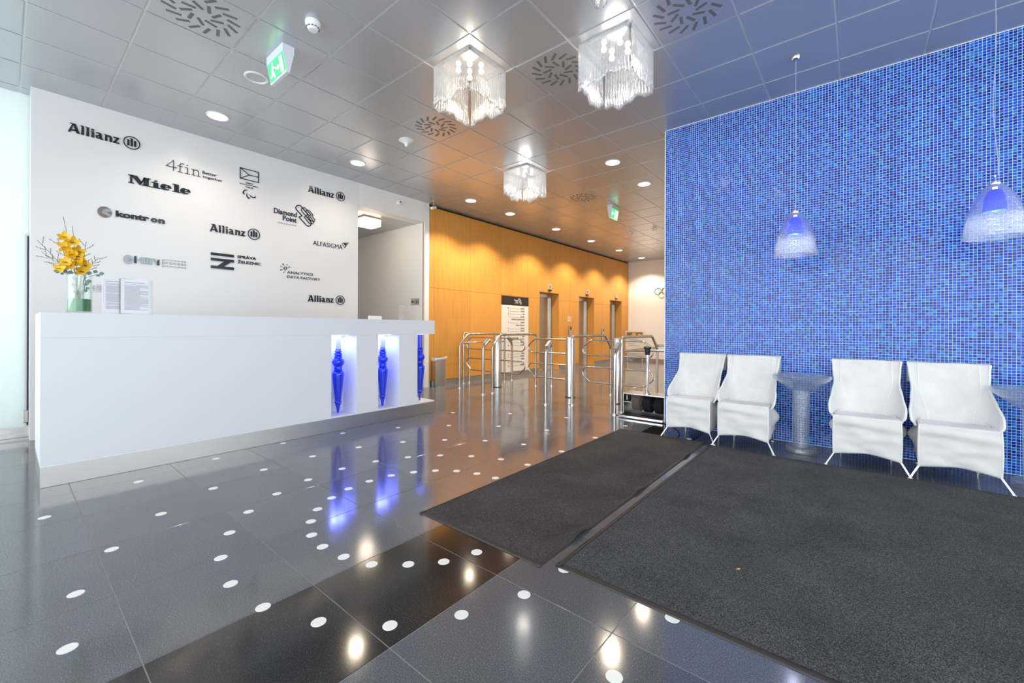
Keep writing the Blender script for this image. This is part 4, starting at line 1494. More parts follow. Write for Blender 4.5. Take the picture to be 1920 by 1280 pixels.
# pendants with clear bell shades and blue inner cups
def pendant(x, y, label, wob):
    t_ = thing('pendant_lamp', label, 'pendant lamp', (x, y, CEIL), 'bell shaped pendant lamps by the blue wall')
    MB().lathe([(0, 0), (.036, 0), (.036, -.008), (.03, -.024), (.016, -.034), (0, -.036)], (x, y, CEIL), 28).build('ceiling_canopy', M['chrome'], t_, True, 50)
    pts = [(x + wob * .016 * sin(k / 14 * PI * 2.6) * (k / 14), y, CEIL - .03 - k / 14 * 1.235) for k in range(15)]
    MB().tube(pts, .0028, 6).build('cable', thin_glass('cable_clear', (.8, .82, .85), .45), t_, True)
    cx_ = pts[-1][0]
    zc = 2.09
    MB().lathe([(0, .065), (.006, .062), (.006, .03), (.009, .026), (.009, .012), (.028, .01), (.03, 0), (.027, -.008), (0, -.008)][::-1], (x, y, zc + .0), 24).build('cap', M['chrome'], t_, True, 40)
    pf = [(.026, 0), (.05, -.018), (.082, -.06), (.108, -.115), (.128, -.18), (.142, -.25), (.15, -.31), (.156, -.362)]
    inner = [(r_ - .009, z) for r_, z in pf[::-1]]
    sh = MB().lathe(pf + inner, (x, y, zc), 48, cap=False)
    sh.v = [(vx_ + .0025 * sin(vx_ * 190 + vz_ * 120), vy_ + .0025 * sin(vy_ * 170 + vz_ * 90), vz_) for vx_, vy_, vz_ in sh.v]
    sh.build('clear_shade', M['shade_glass'], t_, True, 60)
    pf = [(.018, -.035), (.034, -.045), (.045, -.08), (.053, -.13), (.058, -.185)]
    inner = [(r_ - .004, z) for r_, z in pf[::-1]]
    MB().lathe(pf + inner, (x, y, zc), 36, cap=False).build('blue_cup', M['blue_glass_thin'], t_, True, 60)
    MB().lathe([(0, -.02), (.012, -.02), (.012, -.07), (.022, -.095), (.024, -.115), (.016, -.135), (0, -.14)][::-1], (x, y, zc), 18).build('bulb', M['bulb'], t_, True)
    light_point('pendant_light', (x, y, zc - .15), 4, (1, .95, .9), .03, t_)


px1 = ctile(9.5, 7.53)
pendant(-.41, 4.271, 'bell shaped glass pendant hanging between the chair pairs', 0.0)
pendant(.716, 4.271, 'bell shaped glass pendant at the right edge of the picture', 1.0)

# corridor lamp, cameras, toilet sign
t_ = thing('corridor_lamp', 'square glowing lamp on the low corridor ceiling', 'lamp', (-6.72, 4.1, 3.05))
MB().bbox(-6.87, -6.57, 3.945, 4.27, 3.025, 3.05, .004).build('frame', M['steel_tube'], t_)
MB().bbox(-6.865, -6.56, 3.945, 4.27, 2.9, 3.025, .012).build('diffuser', M['lamp_corridor'], t_)
light_point('corridor_light', (-6.72, 4.1, 2.8), 5, (1, .85, .68), .12, t_)
t_ = thing('dome_camera', 'small white ball camera on the lintel above the corridor', 'camera', (XL, 4.339, 3.267))
MB().lathe([(0, 0), (.04, 0), (.042, .01), (.038, .02), (0, .024)], (0, 0, 0), 28).build('wall_base', M['plastic_white'], t_, True, 50, local=True).rotation_euler = (0, PI / 2, 0)
bm = bmesh.new()
bmesh.ops.create_uvsphere(bm, u_segments=20, v_segments=12, radius=.034)
MB().bm(bm).build('ball', M['plastic_white'], t_, True, 80, local=True).location = (.04, 0, 0)
ln = MB().lathe([(0, 0), (.012, 0), (.014, .006), (0, .008)], (0, 0, 0), 18).build('lens', M['lens_black'], t_, True, 50, local=True)
ln.location = (.069, -.012, -.004)
ln.rotation_euler = (0, PI / 2, -.35)
t_ = thing('bullet_camera', 'white bullet camera under the ceiling at the wood wall corner', 'camera', (-5.98, 4.98, CEIL))
MB().lathe([(0, 0), (.025, 0), (.025, -.008), (.008, -.012), (.008, -.09), (0, -.09)], (-5.98, 4.98, CEIL), 18).build('mount', M['steel_tube'], t_, True, 40)
bc = MB().lathe([(0, -.07), (.024, -.07), (.027, -.06), (.027, .07), (.024, .08), (0, .08)], (0, 0, 0), 22).build('body', M['plastic_white'], t_, True, 40, local=True)
bc.location = (0.0, 0.0, -.115)
bc.rotation_euler = (PI / 2 - .35, 0, .35 + PI)
ln = MB().lathe([(0, .081), (.022, .081), (.022, .086), (0, .086)], (0, 0, 0), 18).build('lens', M['lens_black'], bc, True, 40, local=True)
MB().tube([(-6.02, 4.96, 3.405), (-6.07, 4.94, 3.38), (-6.09, 4.93, 3.33), (-6.04, 4.94, 3.30), (-5.99, 4.97, 3.29)], .003, 6).build('cable', M['plastic_white'], t_, True)
t_ = thing('toilet_sign', 'small grey toilet sign with left arrow on the corridor wall', 'sign', (-6.43, YC1, 1.53))
MB().bbox(-6.55, -6.30, YC1 - .006, YC1 - .0005, 1.53, 1.66, .002).build('plate', M['plate_grey'], t_)
fn = on_rear(YC1 - .006)
mb = MB()
mb.prism([(-6.535, 1.595), (-6.495, 1.625), (-6.495, 1.603), (-6.45, 1.603), (-6.45, 1.587), (-6.495, 1.587), (-6.495, 1.565)], fn, .0005, .0015)
for k, x in enumerate((-6.42, -6.375, -6.33)):
    mb.prism(ellipse2d(x, 1.628, .007, .007, 12), fn, .0005, .0015)
    if k % 2:
        mb.prism([(x - .016, 1.575), (x + .016, 1.575), (x + .005, 1.617), (x - .005, 1.617)], fn, .0005, .0015)
        mb.prism([(x - .008, 1.55), (x + .008, 1.55), (x + .008, 1.575), (x - .008, 1.575)], fn, .0005, .0015)
    else:
        mb.prism([(x - .009, 1.55), (x + .009, 1.55), (x + .009, 1.617), (x - .009, 1.617)], fn, .0005, .0015)
mb.build('pictogram', M['black'], t_)

# ================================================================ WOOD WALL FITTINGS
t_ = thing('directory_board', 'tall white tenant directory board with black header', 'directory', (XW, 7.6, .1))
MB().bbox(XW + .0005, XW + .014, 7.115, 8.1, .1, 1.634, .002).build('board', pbr('board_white', (.8, .78, .75), .4), t_)
hd = MB().bbox(XW + .0005, XW + .016, 7.113, 8.102, 1.635, 1.845, .002).build('header', pbr('header_black', (.03, .022, .018), .35), t_)
fn = on_left(XW + .016)
mb = MB()
text2d(mb, 'Diamond', 7.55, 7.69, 1.745, 1.775, fn, .0003, .0012, 0, .02)
text2d(mb, 'Point', 7.6, 7.69, 1.705, 1.738, fn, .0003, .0012, 0, .02)
text2d(mb, 'OFFICE BUILDING', 7.56, 7.69, 1.683, 1.695, fn, .0003, .0012)
for w, l_ in ((.011, [(2.662,2.839),(2.634,2.828),(2.618,2.798),(2.624,2.774),(2.705,2.699),(2.664,2.672),(2.766,2.578),(2.794,2.566),(2.825,2.583),(2.838,2.616),(2.827,2.641),(2.758,2.709),(2.789,2.734),(2.709,2.814),(2.685,2.837)]),
              (.009, [(2.724,2.822),(2.700,2.804),(2.694,2.780),(2.704,2.761),(2.761,2.709),(2.733,2.688),(2.809,2.611),(2.849,2.610),(2.871,2.636),(2.862,2.661),(2.809,2.722),(2.831,2.739),(2.769,2.801),(2.747,2.821)])):
    stroke2d(mb, [(7.70 + (a - 2.618) * .5, 1.67 + (b_ - 2.566) * .5) for a, b_ in l_], w * .6, fn, .0003, .0012, 0, True)
mb.build('header_print', M['plastic_white'], hd)
fn = on_left(XW + .014)
mb = MB()
rows = [(1.57, '10', 'ALLIANZ'), (1.507, '9', 'ALLIANZ'), (1.44, '8', 'KIN'), (1.375, '7', 'ALLIANZ'), (1.308, '', 'KONTRON TRANSPORTATION'), (1.241, '6', 'ALLIANZ'), (1.176, '', 'SPRÁVA ŽELEZNIC'),
        (1.10, '5', 'ALLIANZ'), (1.043, '4', 'ALLIANZ'), (.907, '3', '4FIN'), (.844, '', 'ANALYTICS DATA FACTORY'), (.775, '2', 'ALLIANZ'), (.71, '1', 'ALLIANZ'),
        (.508, '0', 'MIELE'), (.448, '-1', 'PARKING'), (.38, '', 'MIELE'), (.316, '-2', ''), (.24, '-3', 'PARKING')]
for z, n_, s_ in rows:
    w = .022 * len(s_)
    if s_:
        text2d(mb, s_, 7.94 - w, 7.94, z - .017, z + .017, fn, .0003, .0012, 0, .03)
    if n_:
        wn = .024 * len(n_)
        text2d(mb, n_, 7.36 - wn, 7.36, z - .017, z + .017, fn, .0003, .0012, 0, .03)
        e = 7.94 - w - .03 if s_ else 7.9
        stroke2d(mb, [(7.39, z - .012), (e, z - .012)], .004, fn, .0003, .0012)
mb.build('print', M['black'], t_)

for y, s_, lab in ((9.02, '0', 'above the lift beside the directory board'), (10.965, '8', 'above the middle lift'), (12.9, '7', 'above the lift nearest the end wall')):
    t_ = thing('floor_indicator', 'small steel floor indicator ' + lab, 'indicator', (XW, y, 2.1), 'lift floor indicators')
    MB().bbox(XW + .0005, XW + .02, y - .065, y + .065, 2.115, 2.245, .004).build('plate', M['plate_grey'], t_)
    MB().bbox(XW + .0005, XW + .03, y - .075, y + .075, 2.085, 2.112, .003).build('lantern', M['black'], t_)
    mb = MB()
    text2d(mb, s_, y - .025, y + .025, 2.14, 2.225, on_left(XW + .02), .0003, .001, 0, .02)
    mb.build('digit', M['black'], t_)
for y, zt_, lab in ((9.995, 1.17, 'between the first two lifts'), (11.935, 1.12, 'between the last two lifts')):
    t_ = thing('call_panel', 'narrow steel lift call panel ' + lab, 'call panel', (XW, y, .8), 'lift call panels')
    MB().bbox(XW + .0005, XW + .05, y - .055, y + .055, .75, zt_, .006).build('plate', M['steel_tube'], t_)
    MB().bbox(XW + .05, XW + .053, y - .03, y + .03, zt_ - .09, zt_ - .03, .001).build('display', M['black'], t_)
    for z in (zt_ - .16, zt_ - .22):
        b_ = MB().lathe([(0, 0), (.016, 0), (.014, .005), (0, .006)], (0, 0, 0), 16).build('button', M['plastic_white'], t_, True, 40, local=True)
        b_.location = (.0505, 0, z - .8)
        b_.rotation_euler = (0, PI / 2, 0)
t_ = thing('notice_plate', 'small pale square notice on the wood between lifts', 'notice', (XW, 9.985, 1.32))
MB().bbox(XW + .0005, XW + .006, 9.905, 10.065, 1.29, 1.44, .002).build('plate', pbr('notice_pale', (.72, .6, .45), .5), t_)
mb = MB()
for k in range(4):
    z = 1.41 - k * .028
    stroke2d(mb, [(9.93, z), (10.04, z)], .007, on_left(XW + .006), .0003, .0008)
mb.build('print', M['print_grey'], t_)

# rings on the end wall
t_ = thing('ring_emblem', 'emblem of interlaced coloured rings on the white end wall', 'emblem', (-4.9, YE, 2.3))
fn = on_rear(YE)
for x, z, key in ((-5.142, 2.356, 'ring_blue'), (-5.02, 2.243, 'ring_yellow'), (-4.9, 2.356, 'ring_black')):
    mb = MB()
    stroke2d(mb, ellipse2d(x, z, .105, .105, 40), .022, fn, .0005, .012 if key != 'ring_yellow' else .014, 0, True)
    mb.build('ring', M[key], t_)

# standing info poster
t_ = thing('poster_stand', 'pale info poster stand in front of the end wall', 'poster stand', (-5.75, 13.4, 0))
for x in (-6.0, -5.48):
    MB().tube([(x, 13.42, 0.0), (x, 13.42, .95)], .012, 8).build('leg', M['steel_tube'], t_, True)
    MB().tube([(x, 13.28, 0.012), (x, 13.56, .012)], .012, 8).build('foot', M['steel_tube'], t_, True)
fr = MB().bbox(-6.06, -5.42, 13.39, 13.41, .3, 1.03, .004).build('board', pbr('poster_pale', (.78, .72, .66), .5), t_)
fn = on_rear(13.39)
mb = MB()
mb.prism([(-6.02, .83), (-5.46, .83), (-5.46, .99), (-6.02, .99)], fn, .0003, .001)
mb.build('picture', pbr('poster_picture', (.22, .14, .08), .6), fr)
mb = MB()
mb.prism([(-5.86, .85), (-5.72, .85), (-5.68, .95), (-5.8, .98)], fn, .0011, .0016)
mb.prism([(-5.6, .86), (-5.5, .86), (-5.5, .92), (-5.62, .95)], fn, .0011, .0016)
mb.build('picture_spots', M['ring_yellow'], fr)
mb = MB()
for z, a_, c_ in ((.74, -5.95, -5.6), (.68, -5.9, -5.52), (.6, -5.95, -5.7), (.54, -5.9, -5.55)):
    stroke2d(mb, [(a_, z), (c_, z)], .016, fn, .0003, .001)
mb.build('print', M['logo_grey'], fr)

# bin
bx0, bx1, by0, by1 = -6.165, -6.035, 5.105, 5.335
t_ = thing('waste_bin', 'slim steel waste bin with a white liner by the wood wall', 'bin', ((bx0 + bx1) / 2, (by0 + by1) / 2, 0))
mb = MB()
hb = .55
for (a_, b_, c_, d_) in ((bx0, bx1, by0, by0 + .004), (bx0, bx1, by1 - .004, by1), (bx0, bx0 + .004, by0 + .004, by1 - .004), (bx1 - .004, bx1, by0 + .004, by1 - .004)):
    mb.box(a_, b_, c_, d_, 0.0, hb)
mb.box(bx0 + .004, bx1 - .004, by0 + .004, by1 - .004, .002, .01)
mb.build('body', M['steel'], t_)
mb = MB()
mb.box(bx0 - .003, bx1 + .003, by0 - .003, by0, hb - .06, hb + .002)
mb.box(bx1, bx1 + .003, by0 - .003, by1 + .003, hb - .035, hb + .002)
mb.box(bx0 - .003, bx1 + .003, by1, by1 + .003, hb - .03, hb + .002)
mb.build('liner_fold', M['bin_liner'], t_)
for q in ((bx1 + .008, by0 - .01, hb - .035), (bx1 + .008, by1 + .012, hb - .01)):
    bm = bmesh.new()
    bmesh.ops.create_icosphere(bm, subdivisions=2, radius=.022)
    for v in bm.verts:
        v.co = Vector((q[0] + v.co.x * .6, q[1] + v.co.y * .9, q[2] + v.co.z * 1.1 + .01 * noise.noise(v.co * 60)))
    MB().bm(bm).build('liner_knot', M['bin_liner'], t_, True, 80)
MB().box(bx0 + .012, bx1 - .012, by0 + .012, by1 - .012, hb - .03, hb - .025).build('inner_lid', M['black'], t_)

# ================================================================ TURNSTILES
RT, PT = .02, .024
flange_pf = [(0, 0), (.045, 0), (.045, .006), (.03, .01), (.03, .016), (0, .016)]


def flange(t_, x, y, s_=1.0):
    MB().lathe([(r_ * s_, z) for r_, z in flange_pf], (x, y, 0), 20).build('floor_flange', M['chrome'], t_, True, 40)


def guard_rail(label, x, y0, y1, ch0, ch1, mid=None, ztop=.99):
    t_ = thing('guard_rail', label, 'guard rail', (x, (y0 + y1) / 2, 0), 'turnstile guard rails')
    pts = [(x, y0, .012)]
    pts += [(x, y0, ztop - .19), (x, y0 + .21, ztop)] if ch0 else [(x, y0, ztop)]
    pts += [(x, y1 - .21, ztop), (x, y1, ztop - .19)] if ch1 else [(x, y1, ztop)]
    pts += [(x, y1, .012)]
    MB().tube(fillet(pts, .05, 5), RT, 14).build('rail_tube', M['steel_tube'], t_, True, 60)
    flange(t_, x, y0)
    flange(t_, x, y1)
    if mid:
        MB().tube([(x, y0 + .01, mid), (x, y1 - .01, mid)], .013, 10).build('mid_bar', M['steel_tube'], t_, True)
    return t_


guard_rail('bent steel guard rail nearest the wood wall, with mid bar', -5.66, 5.35, 6.62, True, False, .83)
guard_rail('bent steel guard rail in front of the directory board', -4.78, 5.27, 6.52, True, False)
guard_rail('bent steel guard rail in the middle, before the second lift', -3.17, 5.21, 6.43, False, True)
gr = guard_rail('bent steel guard rail next to the shoe polisher', -2.40, 5.19, 6.46, False, True, .81)
MB().tube([(-2.40, 6.46, .84), (-2.1, 6.46, .86), (XB - .002, 6.46, .86)], .016, 10).build('wall_bar', M['steel_tube'], gr, True)
MB().tube([(-2.395, 5.2, .81), (-2.3, 5.42, .81), (-1.95, 5.6, .81), (XB - .002, 5.6, .81)], .018, 10).build('wall_bar', M['steel_tube'], gr, True)
# short rail against the wood wall
t_ = thing('guard_rail', 'short double post steel rail against the wood wall', 'guard rail', (-6.07, 5.95, 0), 'turnstile guard rails')
MB().tube(fillet([(-6.09, 5.86, .012), (-6.09, 5.86, 1.0), (-6.09, 6.02, 1.0), (-6.09, 6.02, .012)], .05, 5), RT, 12).build('rail_tube', M['steel_tube'], t_, True, 60)
flange(t_, -6.09, 5.86)
flange(t_, -6.09, 6.02)


def gate_arm(parent, x0, x1, y, za, zb, cham_top):
    d = 1 if x1 > x0 else -1
    c = .13
    if cham_top:
        pts = [(x0, y, zb), (x1 - d * c, y, zb), (x1, y, zb - c * .85), (x1, y, za + .05), (x1 - d * .05, y, za), (x0, y, za)]
    else:
        pts = [(x0, y, zb), (x1 - d * .05, y, zb), (x1, y, zb - .05), (x1, y, za + c * .85), (x1 - d * c, y, za), (x0, y, za)]
    MB().tube(fillet(pts, .04, 4), .012, 10).build('gate_arm', M['steel_tube'], parent, True, 60)


def column(label, x, y, left, right):
    t_ = thing('turnstile', label, 'turnstile', (x, y, 0), 'swing gate turnstile columns')
    r_ = .078
    MB().lathe([(0, 0), (r_ + .004, 0), (r_ + .004, .012), (0, .012)], (x, y, 0), 32).build('base_ring', M['black'], t_, True, 40)
    mb = MB()
    mb.lathe([(r_, .012), (r_, .955), (r_ - .006, .968), (0, .972)], (x, y, 0), 36)
    mb.build('column_body', M['steel'], t_, True, 40)
    for end in (left, right):
        if end is None:
            continue
        s_ = x + (r_ - .01) * (1 if end > x else -1)
        gate_arm(t_, s_, end, y, .692, .922, True)
        gate_arm(t_, s_, end, y, .275, .508, False)
    return t_


column('steel turnstile column with gate arms both sides, nearest the reception', -5.22, 5.905, -6.05, -4.57)
column('steel turnstile column with gate arms on its left only', -3.56, 5.79, -4.40, None)
column('steel turnstile column with gate arms beside the shoe polisher', -2.73, 5.77, -3.32, -2.20)


def reader(label, x, y, sgn):
    t_ = thing('card_reader_post', label, 'card reader', (x, y, 0), 'card reader posts')
    pts = [(x, y, .012), (x, y, .785), (x, y + sgn * .15, .905)]
    MB().tube(fillet(pts, .06, 6), PT, 14).build('post', M['steel_tube'], t_, True, 60)
    flange(t_, x, y, 1.15)
    d = Vector((0, sgn * .15, .12)).normalized()
    n_ = Vector((0, -sgn * .12, .15)).normalized()
    c = Vector((x, y + sgn * .085, .853)) + n_ * .033
    bm = bmesh.new()
    bmesh.ops.create_cube(bm, size=1)
    for v in bm.verts:
        v.co = c + Vector((1, 0, 0)) * (v.co.x * .05) + d * (v.co.y * .13) + n_ * (v.co.z * .026)
    bmesh.ops.bevel(bm, geom=bm.edges[:], offset=.003, segments=2, affect='EDGES')
    MB().bm(bm).build('reader_plate', pbr('reader_grey', (.3, .31, .32), .4), t_)


reader('card reader post in front of the leftmost turnstile', -4.80, 5.065, 1)
reader('card reader post in front of the middle turnstile', -3.48, 4.99, 1)
reader('card reader post beside the shoe polisher', -2.40, 4.985, 1)
reader('farther card reader post behind the leftmost turnstile', -5.66, 6.86, -1)
reader('farther card reader post behind the middle turnstile', -4.53, 6.69, -1)

# ================================================================ SHOE POLISHER
t_ = thing('shoe_polisher', 'steel shoe polishing machine with brushes beside the blue wall', 'shoe polisher', (-2.0, 5.0, 0))
sx0, sx1, sy0, sy1 = -2.27, XB - .012, 4.95, 5.2
mb = MB()
mb.box(sx0, sx1, sy0, sy1, .288, .3)
mb.box(sx0, sx0 + .008, sy0, sy1, .03, .288)
mb.box(sx1 - .008, sx1, sy0, sy1, .03, .288)
mb.box(sx0 + .008, sx1 - .008, sy1 - .008, sy1, .03, .288)
mb.box(sx0, sx1, sy0, sy1, .02, .03)
mb.build('housing', M['steel'], t_)
MB().bbox(sx0 - .02, sx1 + .002, 4.865, 4.948, .008, .034, .004).build('tray', M['chrome'], t_)
MB().box(sx0 - .012, sx1 - .006, 4.873, sy1 - .02, .0341, .038).build('tray_mat', M['rubber'], t_)
ridge = MB().box(-.004, .004, 4.875, 5.05, .038, .042).mesh('mat_ridge', M['black'])
for k in range(17):
    o = bpy.data.objects.new('mat_ridge', ridge)
    COL.objects.link(o)
    o.parent = t_
    o.location = Vector((sx0 + .01 + k * .031, 0, 0)) - Vector(t_.location)
MB().box(-2.0, -1.88, 4.885, 4.91, .0422, .0428).build('red_print', M['red_print'], t_)


def hbrush(x0, x1, r_, mat, core):
    pf = [(0, 0), (r_ * .8, 0), (r_, (x1 - x0) * .12), (r_, (x1 - x0) * .88), (r_ * .8, x1 - x0), (0, x1 - x0)]
    o_ = MB().lathe(pf, (0, 0, 0), 32).build('brush', mat, t_, True, 40, local=True)
    o_.location = Vector((x0, 5.06, .172)) - Vector(t_.location)
    o_.rotation_euler = (0, PI / 2, 0)
    if core:
        c_ = MB().lathe([(0, 0), (r_ * .42, 0), (r_ * .42, .006), (0, .006)], (0, 0, x1 - x0), 20).build('brush_core', core, o_, True, 40, local=True)


hbrush(-2.175, -2.06, .1, M['brush_brown'], M['chrome'])
hbrush(-2.03, -1.925, .1, M['brush_black'], M['chrome'])
hbrush(-1.895, -1.775, .1, M['brush_black'], M['brush_core'])
MB().tube([(sx0 + .006, 5.06, .172), (sx1 - .006, 5.06, .172)], .014, 12).build('axle', M['chrome'], t_, True)
MB().lathe([(0, 0), (.026, 0), (.034, .09), (0, .09)], (-2.225, 5.0, .19), 18).build('cream_bottle', M['black'], t_, True, 40)
MB().box(-2.229, -2.221, 4.965, 4.969, .215, .27).build('cream_label', M['plastic_white'], t_)
MB().lathe([(0, .3), (.045, .3), (.045, .306), (.024, .312), (.024, .36), (.019, .365), (.019, .80), (0, .80)], (-2.0, 5.06, 0), 24).build('handle_pole', M['chrome'], t_, True, 40)
MB().lathe([(0, .78), (.027, .78), (.03, .80), (.034, .85), (.048, .862), (.048, .874), (.03, .885), (0, .888)], (-2.0, 5.06, 0), 24).build('handle_knob', M['black'], t_, True, 40)
t_['label'] = 'steel shoe polishing machine with brushes beside the blue wall'
cd = MB().tube(fillet([(XB - .02, 4.9, .006), (-1.66, 4.84, .005), (-1.59, 4.76, .005), (-1.51, 4.67, .005), (-1.43, 4.5, .005), (-1.40, 4.33, .005)], .06, 4), .004, 6).build('power_cord', M['black'], None, True)
tag(cd, 'thin black cord on the floor under the leftmost chair', 'cord')

# ================================================================ MATS
def door_mat(label, x0, x1, y0, y1, mat, border, wavy):
    t_ = thing('door_mat', label, 'mat', ((x0 + x1) / 2, (y0 + y1) / 2, 0), 'entrance mats')
    nx, ny = 14, 46

    def lift(u_, y):
        return .03 * max(0, sin(y * 7.3) + .4 * sin(y * 17) - .55) * u_ if wavy else 0
    mb = MB()

    def top(u_, v_):
        x, y = x0 + border + u_ * (x1 - x0 - 2 * border), y0 + border + v_ * (y1 - y0 - 2 * border)
        return (x, y, .0095 + .0012 * noise.noise((x * 7, y * 7, 0)) + lift(max(0, u_ - .85) / .15, y))
    mb.grid(top, nx, ny)
    mb.build('pile', mat, t_, True, 80)
    rb = MB()
    n_ = 60
    for s_ in range(4):
        def edge(u_, v_, s_=s_):
            # v 0 outer rim .. 1 inner
            if s_ in (0, 1):
                x = x0 + u_ * (x1 - x0)
                y = (y0 + v_ * border) if s_ == 0 else (y1 - v_ * border)
            else:
                y = y0 + u_ * (y1 - y0)
                x = (x0 + v_ * border) if s_ == 2 else (x1 - v_ * border)
            li = lift(1, y) if s_ == 3 else (lift(max(0, (x - x0) / (x1 - x0) - .85) / .15, y))
            return (x, y, .001 + .0085 * min(1, v_ * 1.5) + li + .0004)
        rb.grid(edge, n_, 2)
    o_ = rb.build('rubber_border', M['rubber'], t_, True, 80)
    sm = o_.modifiers.new('thickness', 'SOLIDIFY')
    sm.thickness = .0025
    return t_


door_mat('narrow brown grey mat with a curled right edge', -2.0, -1.125, 1.57, 4.30, M['carpet_brown'], .02, True)
door_mat('large charcoal mat filling the foreground on the right', -1.075, 2.0, 1.625, 4.245, M['carpet_blue'], .026, False)
vs_, fs = petal((-.42, 2.115, .0125), (.6, .8, 0.02), (0, 0, 1), .022, .012, .05)
tag(MB().add(vs_, fs).build('petal', M['orchid'], None, True), 'tiny yellow petal lying on the large charcoal mat', 'petal')

# ================================================================ CHAIRS
def make_chair(label):
    t_ = thing('slipcover_chair', label, 'chair', (0, 0, 0), 'white slipcovered chairs along the blue wall')
    # local frame: x width, y depth (front negative), origin on floor under the middle; front feet at y=-.30
    sm_ = lambda q: max(0, min(1, q)) ** 2 * (3 - 2 * max(0, min(1, q)))
    ZT = .832

    def halfw(v):
        ks = [(0, .23), (.12, .222), (.42, .212), (.6, .224), (.78, .238), (.9, .234), (1.0, .208)]
        for (a, wa), (b_, wb) in zip(ks, ks[1:]):
            if v <= b_:
                f_ = (v - a) / (b_ - a)
                f_ = f_ * f_ * (3 - 2 * f_)
                return wa + (wb - wa) * f_
        return ks[-1][1]

    def fwd(v):
        return .012 + .235 * sm_((v - .28) / .62)

    def back(u_, v):
        s_ = 2 * u_ - 1
        hw = halfw(v)
        inner = .17 - .05 * sm_((v - .35) / .6)      # centre panel narrows downwards
        a = abs(s_)
        split = .68
        yb = .245 - .155 * v - .02 * sin(PI * v)
        z = ZT - v * (ZT - .375)
        if a <= split:
            x = s_ / split * inner
            y = yb + .012 * (1 - (a / split) ** 2)
        else:
            f_ = (a - split) / (1 - split)
            x = (1 if s_ > 0 else -1) * (inner + (hw - inner) * (1 - (1 - f_) ** 1.7))
            y = yb - fwd(v) * (f_ ** 1.5)
            z += .012 * sin(PI * f_) * v
        w = .006 * noise.noise((x * 12, z * 12, 3.3)) + .003 * noise.noise((x * 40, z * 10, 1.3))
        w += .004 * sin(z * 150 + x * 60) * sm_((a - .72) / .2) * sm_((.3 - abs(v - .75)) / .3)
        return (x, y + w, z)
    o_ = MB().grid(back, 40, 30).build('back_cover', M['canvas'], t_, True, 80, local=True)
    md = o_.modifiers.new('thickness', 'SOLIDIFY')
    md.thickness = .016
    md.offset = 0
    # folded sleeve over the top of the back
    mb = MB()
    pf = []
    for k in range(13):
        a = PI * k / 12
        pf.append((.245 + .012 - .018 * cos(a) - .006, ZT - .012 + .018 * sin(a)))

    def sleeve(u_, v_):
        x = -.232 + .464 * u_
        k = v_ * 14
        if k < 1:
            y, z = .236, ZT - .10 + .088 * k
        elif k > 13:
            y, z = .272, ZT - .012 - .15 * (k - 13)
        else:
            y, z = pf[int(round(k - 1))]
        return (x + .004 * noise.noise((z * 20, 1, 2)), y + .003 * noise.noise((x * 12, z * 9, 7)), z + .004 * noise.noise((x * 6, 2, 2)))
    mb.grid(sleeve, 20, 14)
    o_ = mb.build('top_sleeve', M['canvas'], t_, True, 80, local=True)
    md = o_.modifiers.new('thickness', 'SOLIDIFY')
    md.thickness = .008
    # piping along the wing edges and inner seams
    for s_ in (0.0, 1.0):
        MB().tube([back(s_, k / 24) for k in range(25)], .0085, 8).build('wing_piping', M['piping'], t_, True, 80, local=True)
    for s_ in (.16, .84):
        MB().tube([Vector(back(s_, k / 24)) + Vector((0, -.008, 0)) for k in range(25)], .004, 6).build('seam', M['piping'], t_, True, 80, local=True)
    # seat
    def seat(u_, v_):
        x = (-.2 + .4 * u_) * (1 - .03 * v_)
        y = -.262 + .40 * v_
        z = .412 - .016 * v_ - .02 * sin(PI * v_) * sin(PI * u_) + .003 * noise.noise((x * 12, y * 12, 5))
        return (x, y, z)
    o_ = MB().grid(seat, 20, 16).build('seat_cover', M['canvas'], t_, True, 80, local=True)
    md = o_.modifiers.new('thickness', 'SOLIDIFY')
    md.thickness = .02
    # front drop with concave hem
    def front(u_, v_):
        s_ = 2 * u_ - 1
        hem = .096 + .03 * (1 - s_ * s_)
        z = .412 + (hem - .412) * v_
        x = s_ * (.2 + .004 * sin(v_ * 3))
        fold = .012 * v_ * sin(s_ * 5 + v_ * 4) + .012 * noise.noise((x * 8, z * 18, 9)) + .016 * exp_(-((v_ - .18 - .05 * s_) * 11) ** 2) + .016 * exp_(-((v_ - .62 + .45 * s_) * 9) ** 2) * max(0, -s_)
        return (x, -.268 - .006 * sin(PI * v_) - fold * (1 - .5 * s_ * s_), z)
    exp_ = math.exp
    o_ = MB().grid(front, 30, 24).build('front_drop', M['canvas'], t_, True, 80, local=True)
    md = o_.modifiers.new('thickness', 'SOLIDIFY')
    md.thickness = .008
    for s_ in (0.0, 1.0):
        MB().tube([Vector(front(s_, k / 14)) + Vector((0, -.003, 0)) for k in range(15)], .0075, 8).build('drop_piping', M['piping'], t_, True, 80, local=True)
    # side drops with a flap pushed outwards near the back
    for s_ in (-1, 1):
        def side(u_, v_, s_=s_):
            y = -.266 + .40 * u_
            lowb = .10 + .05 * u_
            z = .405 + (lowb - .405) * v_
            out_ = .044 * exp_(-((u_ - .72) / .2) ** 2) * exp_(-((v_ - .45) / .22) ** 2) + .012 * noise.noise((y * 14, z * 14, 4 * s_)) * v_
            inn = .03 * exp_(-((v_ - .12) / .14) ** 2) * u_
            return (s_ * (.2 + out_ - inn), y, z)
        o_ = MB().grid(side, 20, 18).build('side_drop', M['canvas'], t_, True, 80, local=True)
        md = o_.modifiers.new('thickness', 'SOLIDIFY')
        md.thickness = .007
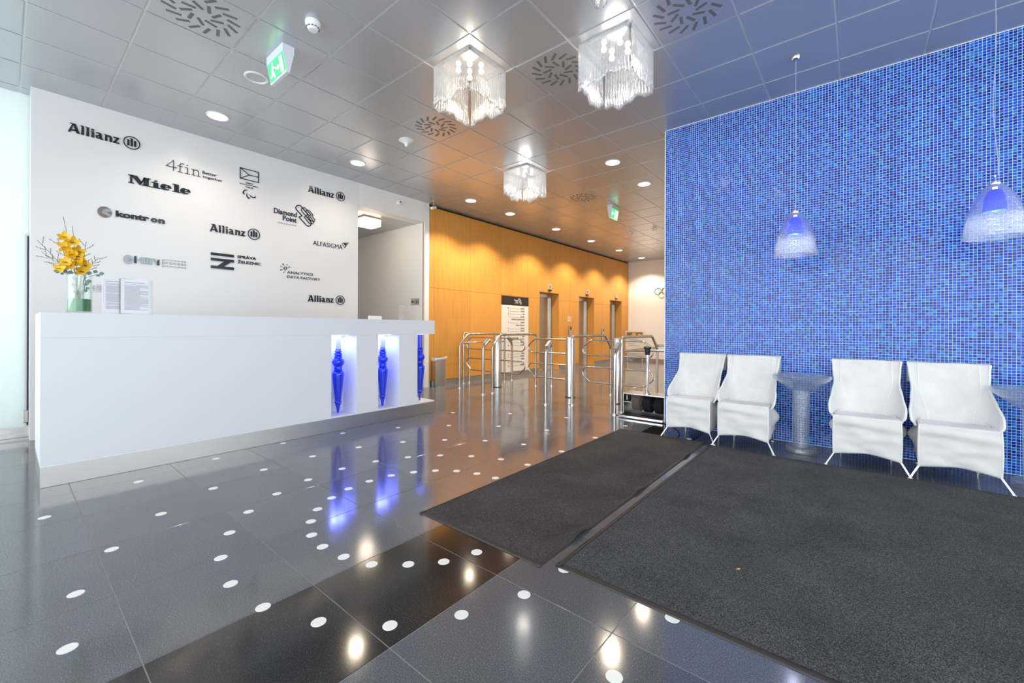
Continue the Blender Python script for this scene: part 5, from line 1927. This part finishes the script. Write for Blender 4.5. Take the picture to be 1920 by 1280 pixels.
    # legs
    for s_ in (-1, 1):
        MB().tube([(s_ * .19, -.255, .12), (s_ * .252, -.30, .006)], .0075, 8).build('front_leg', M['chrome'], t_, True, local=True)
        MB().lathe([(0, 0), (.012, 0), (.012, .006), (0, .008)], (s_ * .252, -.30, 0), 14).build('foot', M['plastic_white'], t_, True, local=True)
        MB().tube([(s_ * .17, .17, .4), (s_ * .17, .235, .006)], .0075, 8).build('rear_leg', M['chrome'], t_, True, local=True)
        MB().lathe([(0, 0), (.012, 0), (.012, .006), (0, .008)], (s_ * .17, .235, 0), 14).build('foot', M['plastic_white'], t_, True, local=True)
        MB().tube([(s_ * .18, .235, .80), (s_ * .18, .12, .42), (s_ * .18, -.22, .385)], .009, 8).build('side_frame', M['chrome'], t_, True, local=True)
    return t_


ch = make_chair('white slipcovered chair, leftmost, touching the edge of the blue wall')
ch.location = (-1.298, 4.585, 0)
for x, y, lab in ((-.811, 4.575, 'white slipcovered chair just left of the whole glass table'), (.055, 4.575, 'white slipcovered chair just right of the whole glass table'),
                  (.554, 4.565, 'white slipcovered chair, rightmost, beside the cut off glass table')):
    c = copy_tree(ch, (x, y, 0))
    c['label'] = lab

# ================================================================ GLASS TABLES
def glass_table(label, x, y):
    t_ = thing('glass_table', label, 'side table', (x, y, 0), 'clear glass pedestal tables')
    MB().lathe([(0, 0), (.108, 0), (.117, .006), (.118, .044), (.11, .052), (.07, .054), (0, .054)], (x, y, 0), 44).build('base_disc', M['clear_glass'], t_, True, 50)
    MB().lathe([(0, .0545), (.06, .0545), (.063, .2), (.066, .56), (0, .56)], (x, y, 0), 40).build('column', M['bubble_glass'], t_, True, 50)
    MB().lathe([(0, .5605), (.1, .5605), (.125, .585), (.16, .612), (.2, .645), (.218, .665), (.222, .682), (.214, .692), (.19, .688), (.15, .672), (0, .664)], (x, y, 0), 52).build('dish_top', M['clear_glass'], t_, True, 50)


glass_table('clear glass pedestal table standing between the two chair pairs', -.388, 4.56)
glass_table('clear glass pedestal table cut off at the right edge of the picture', .962, 4.56)
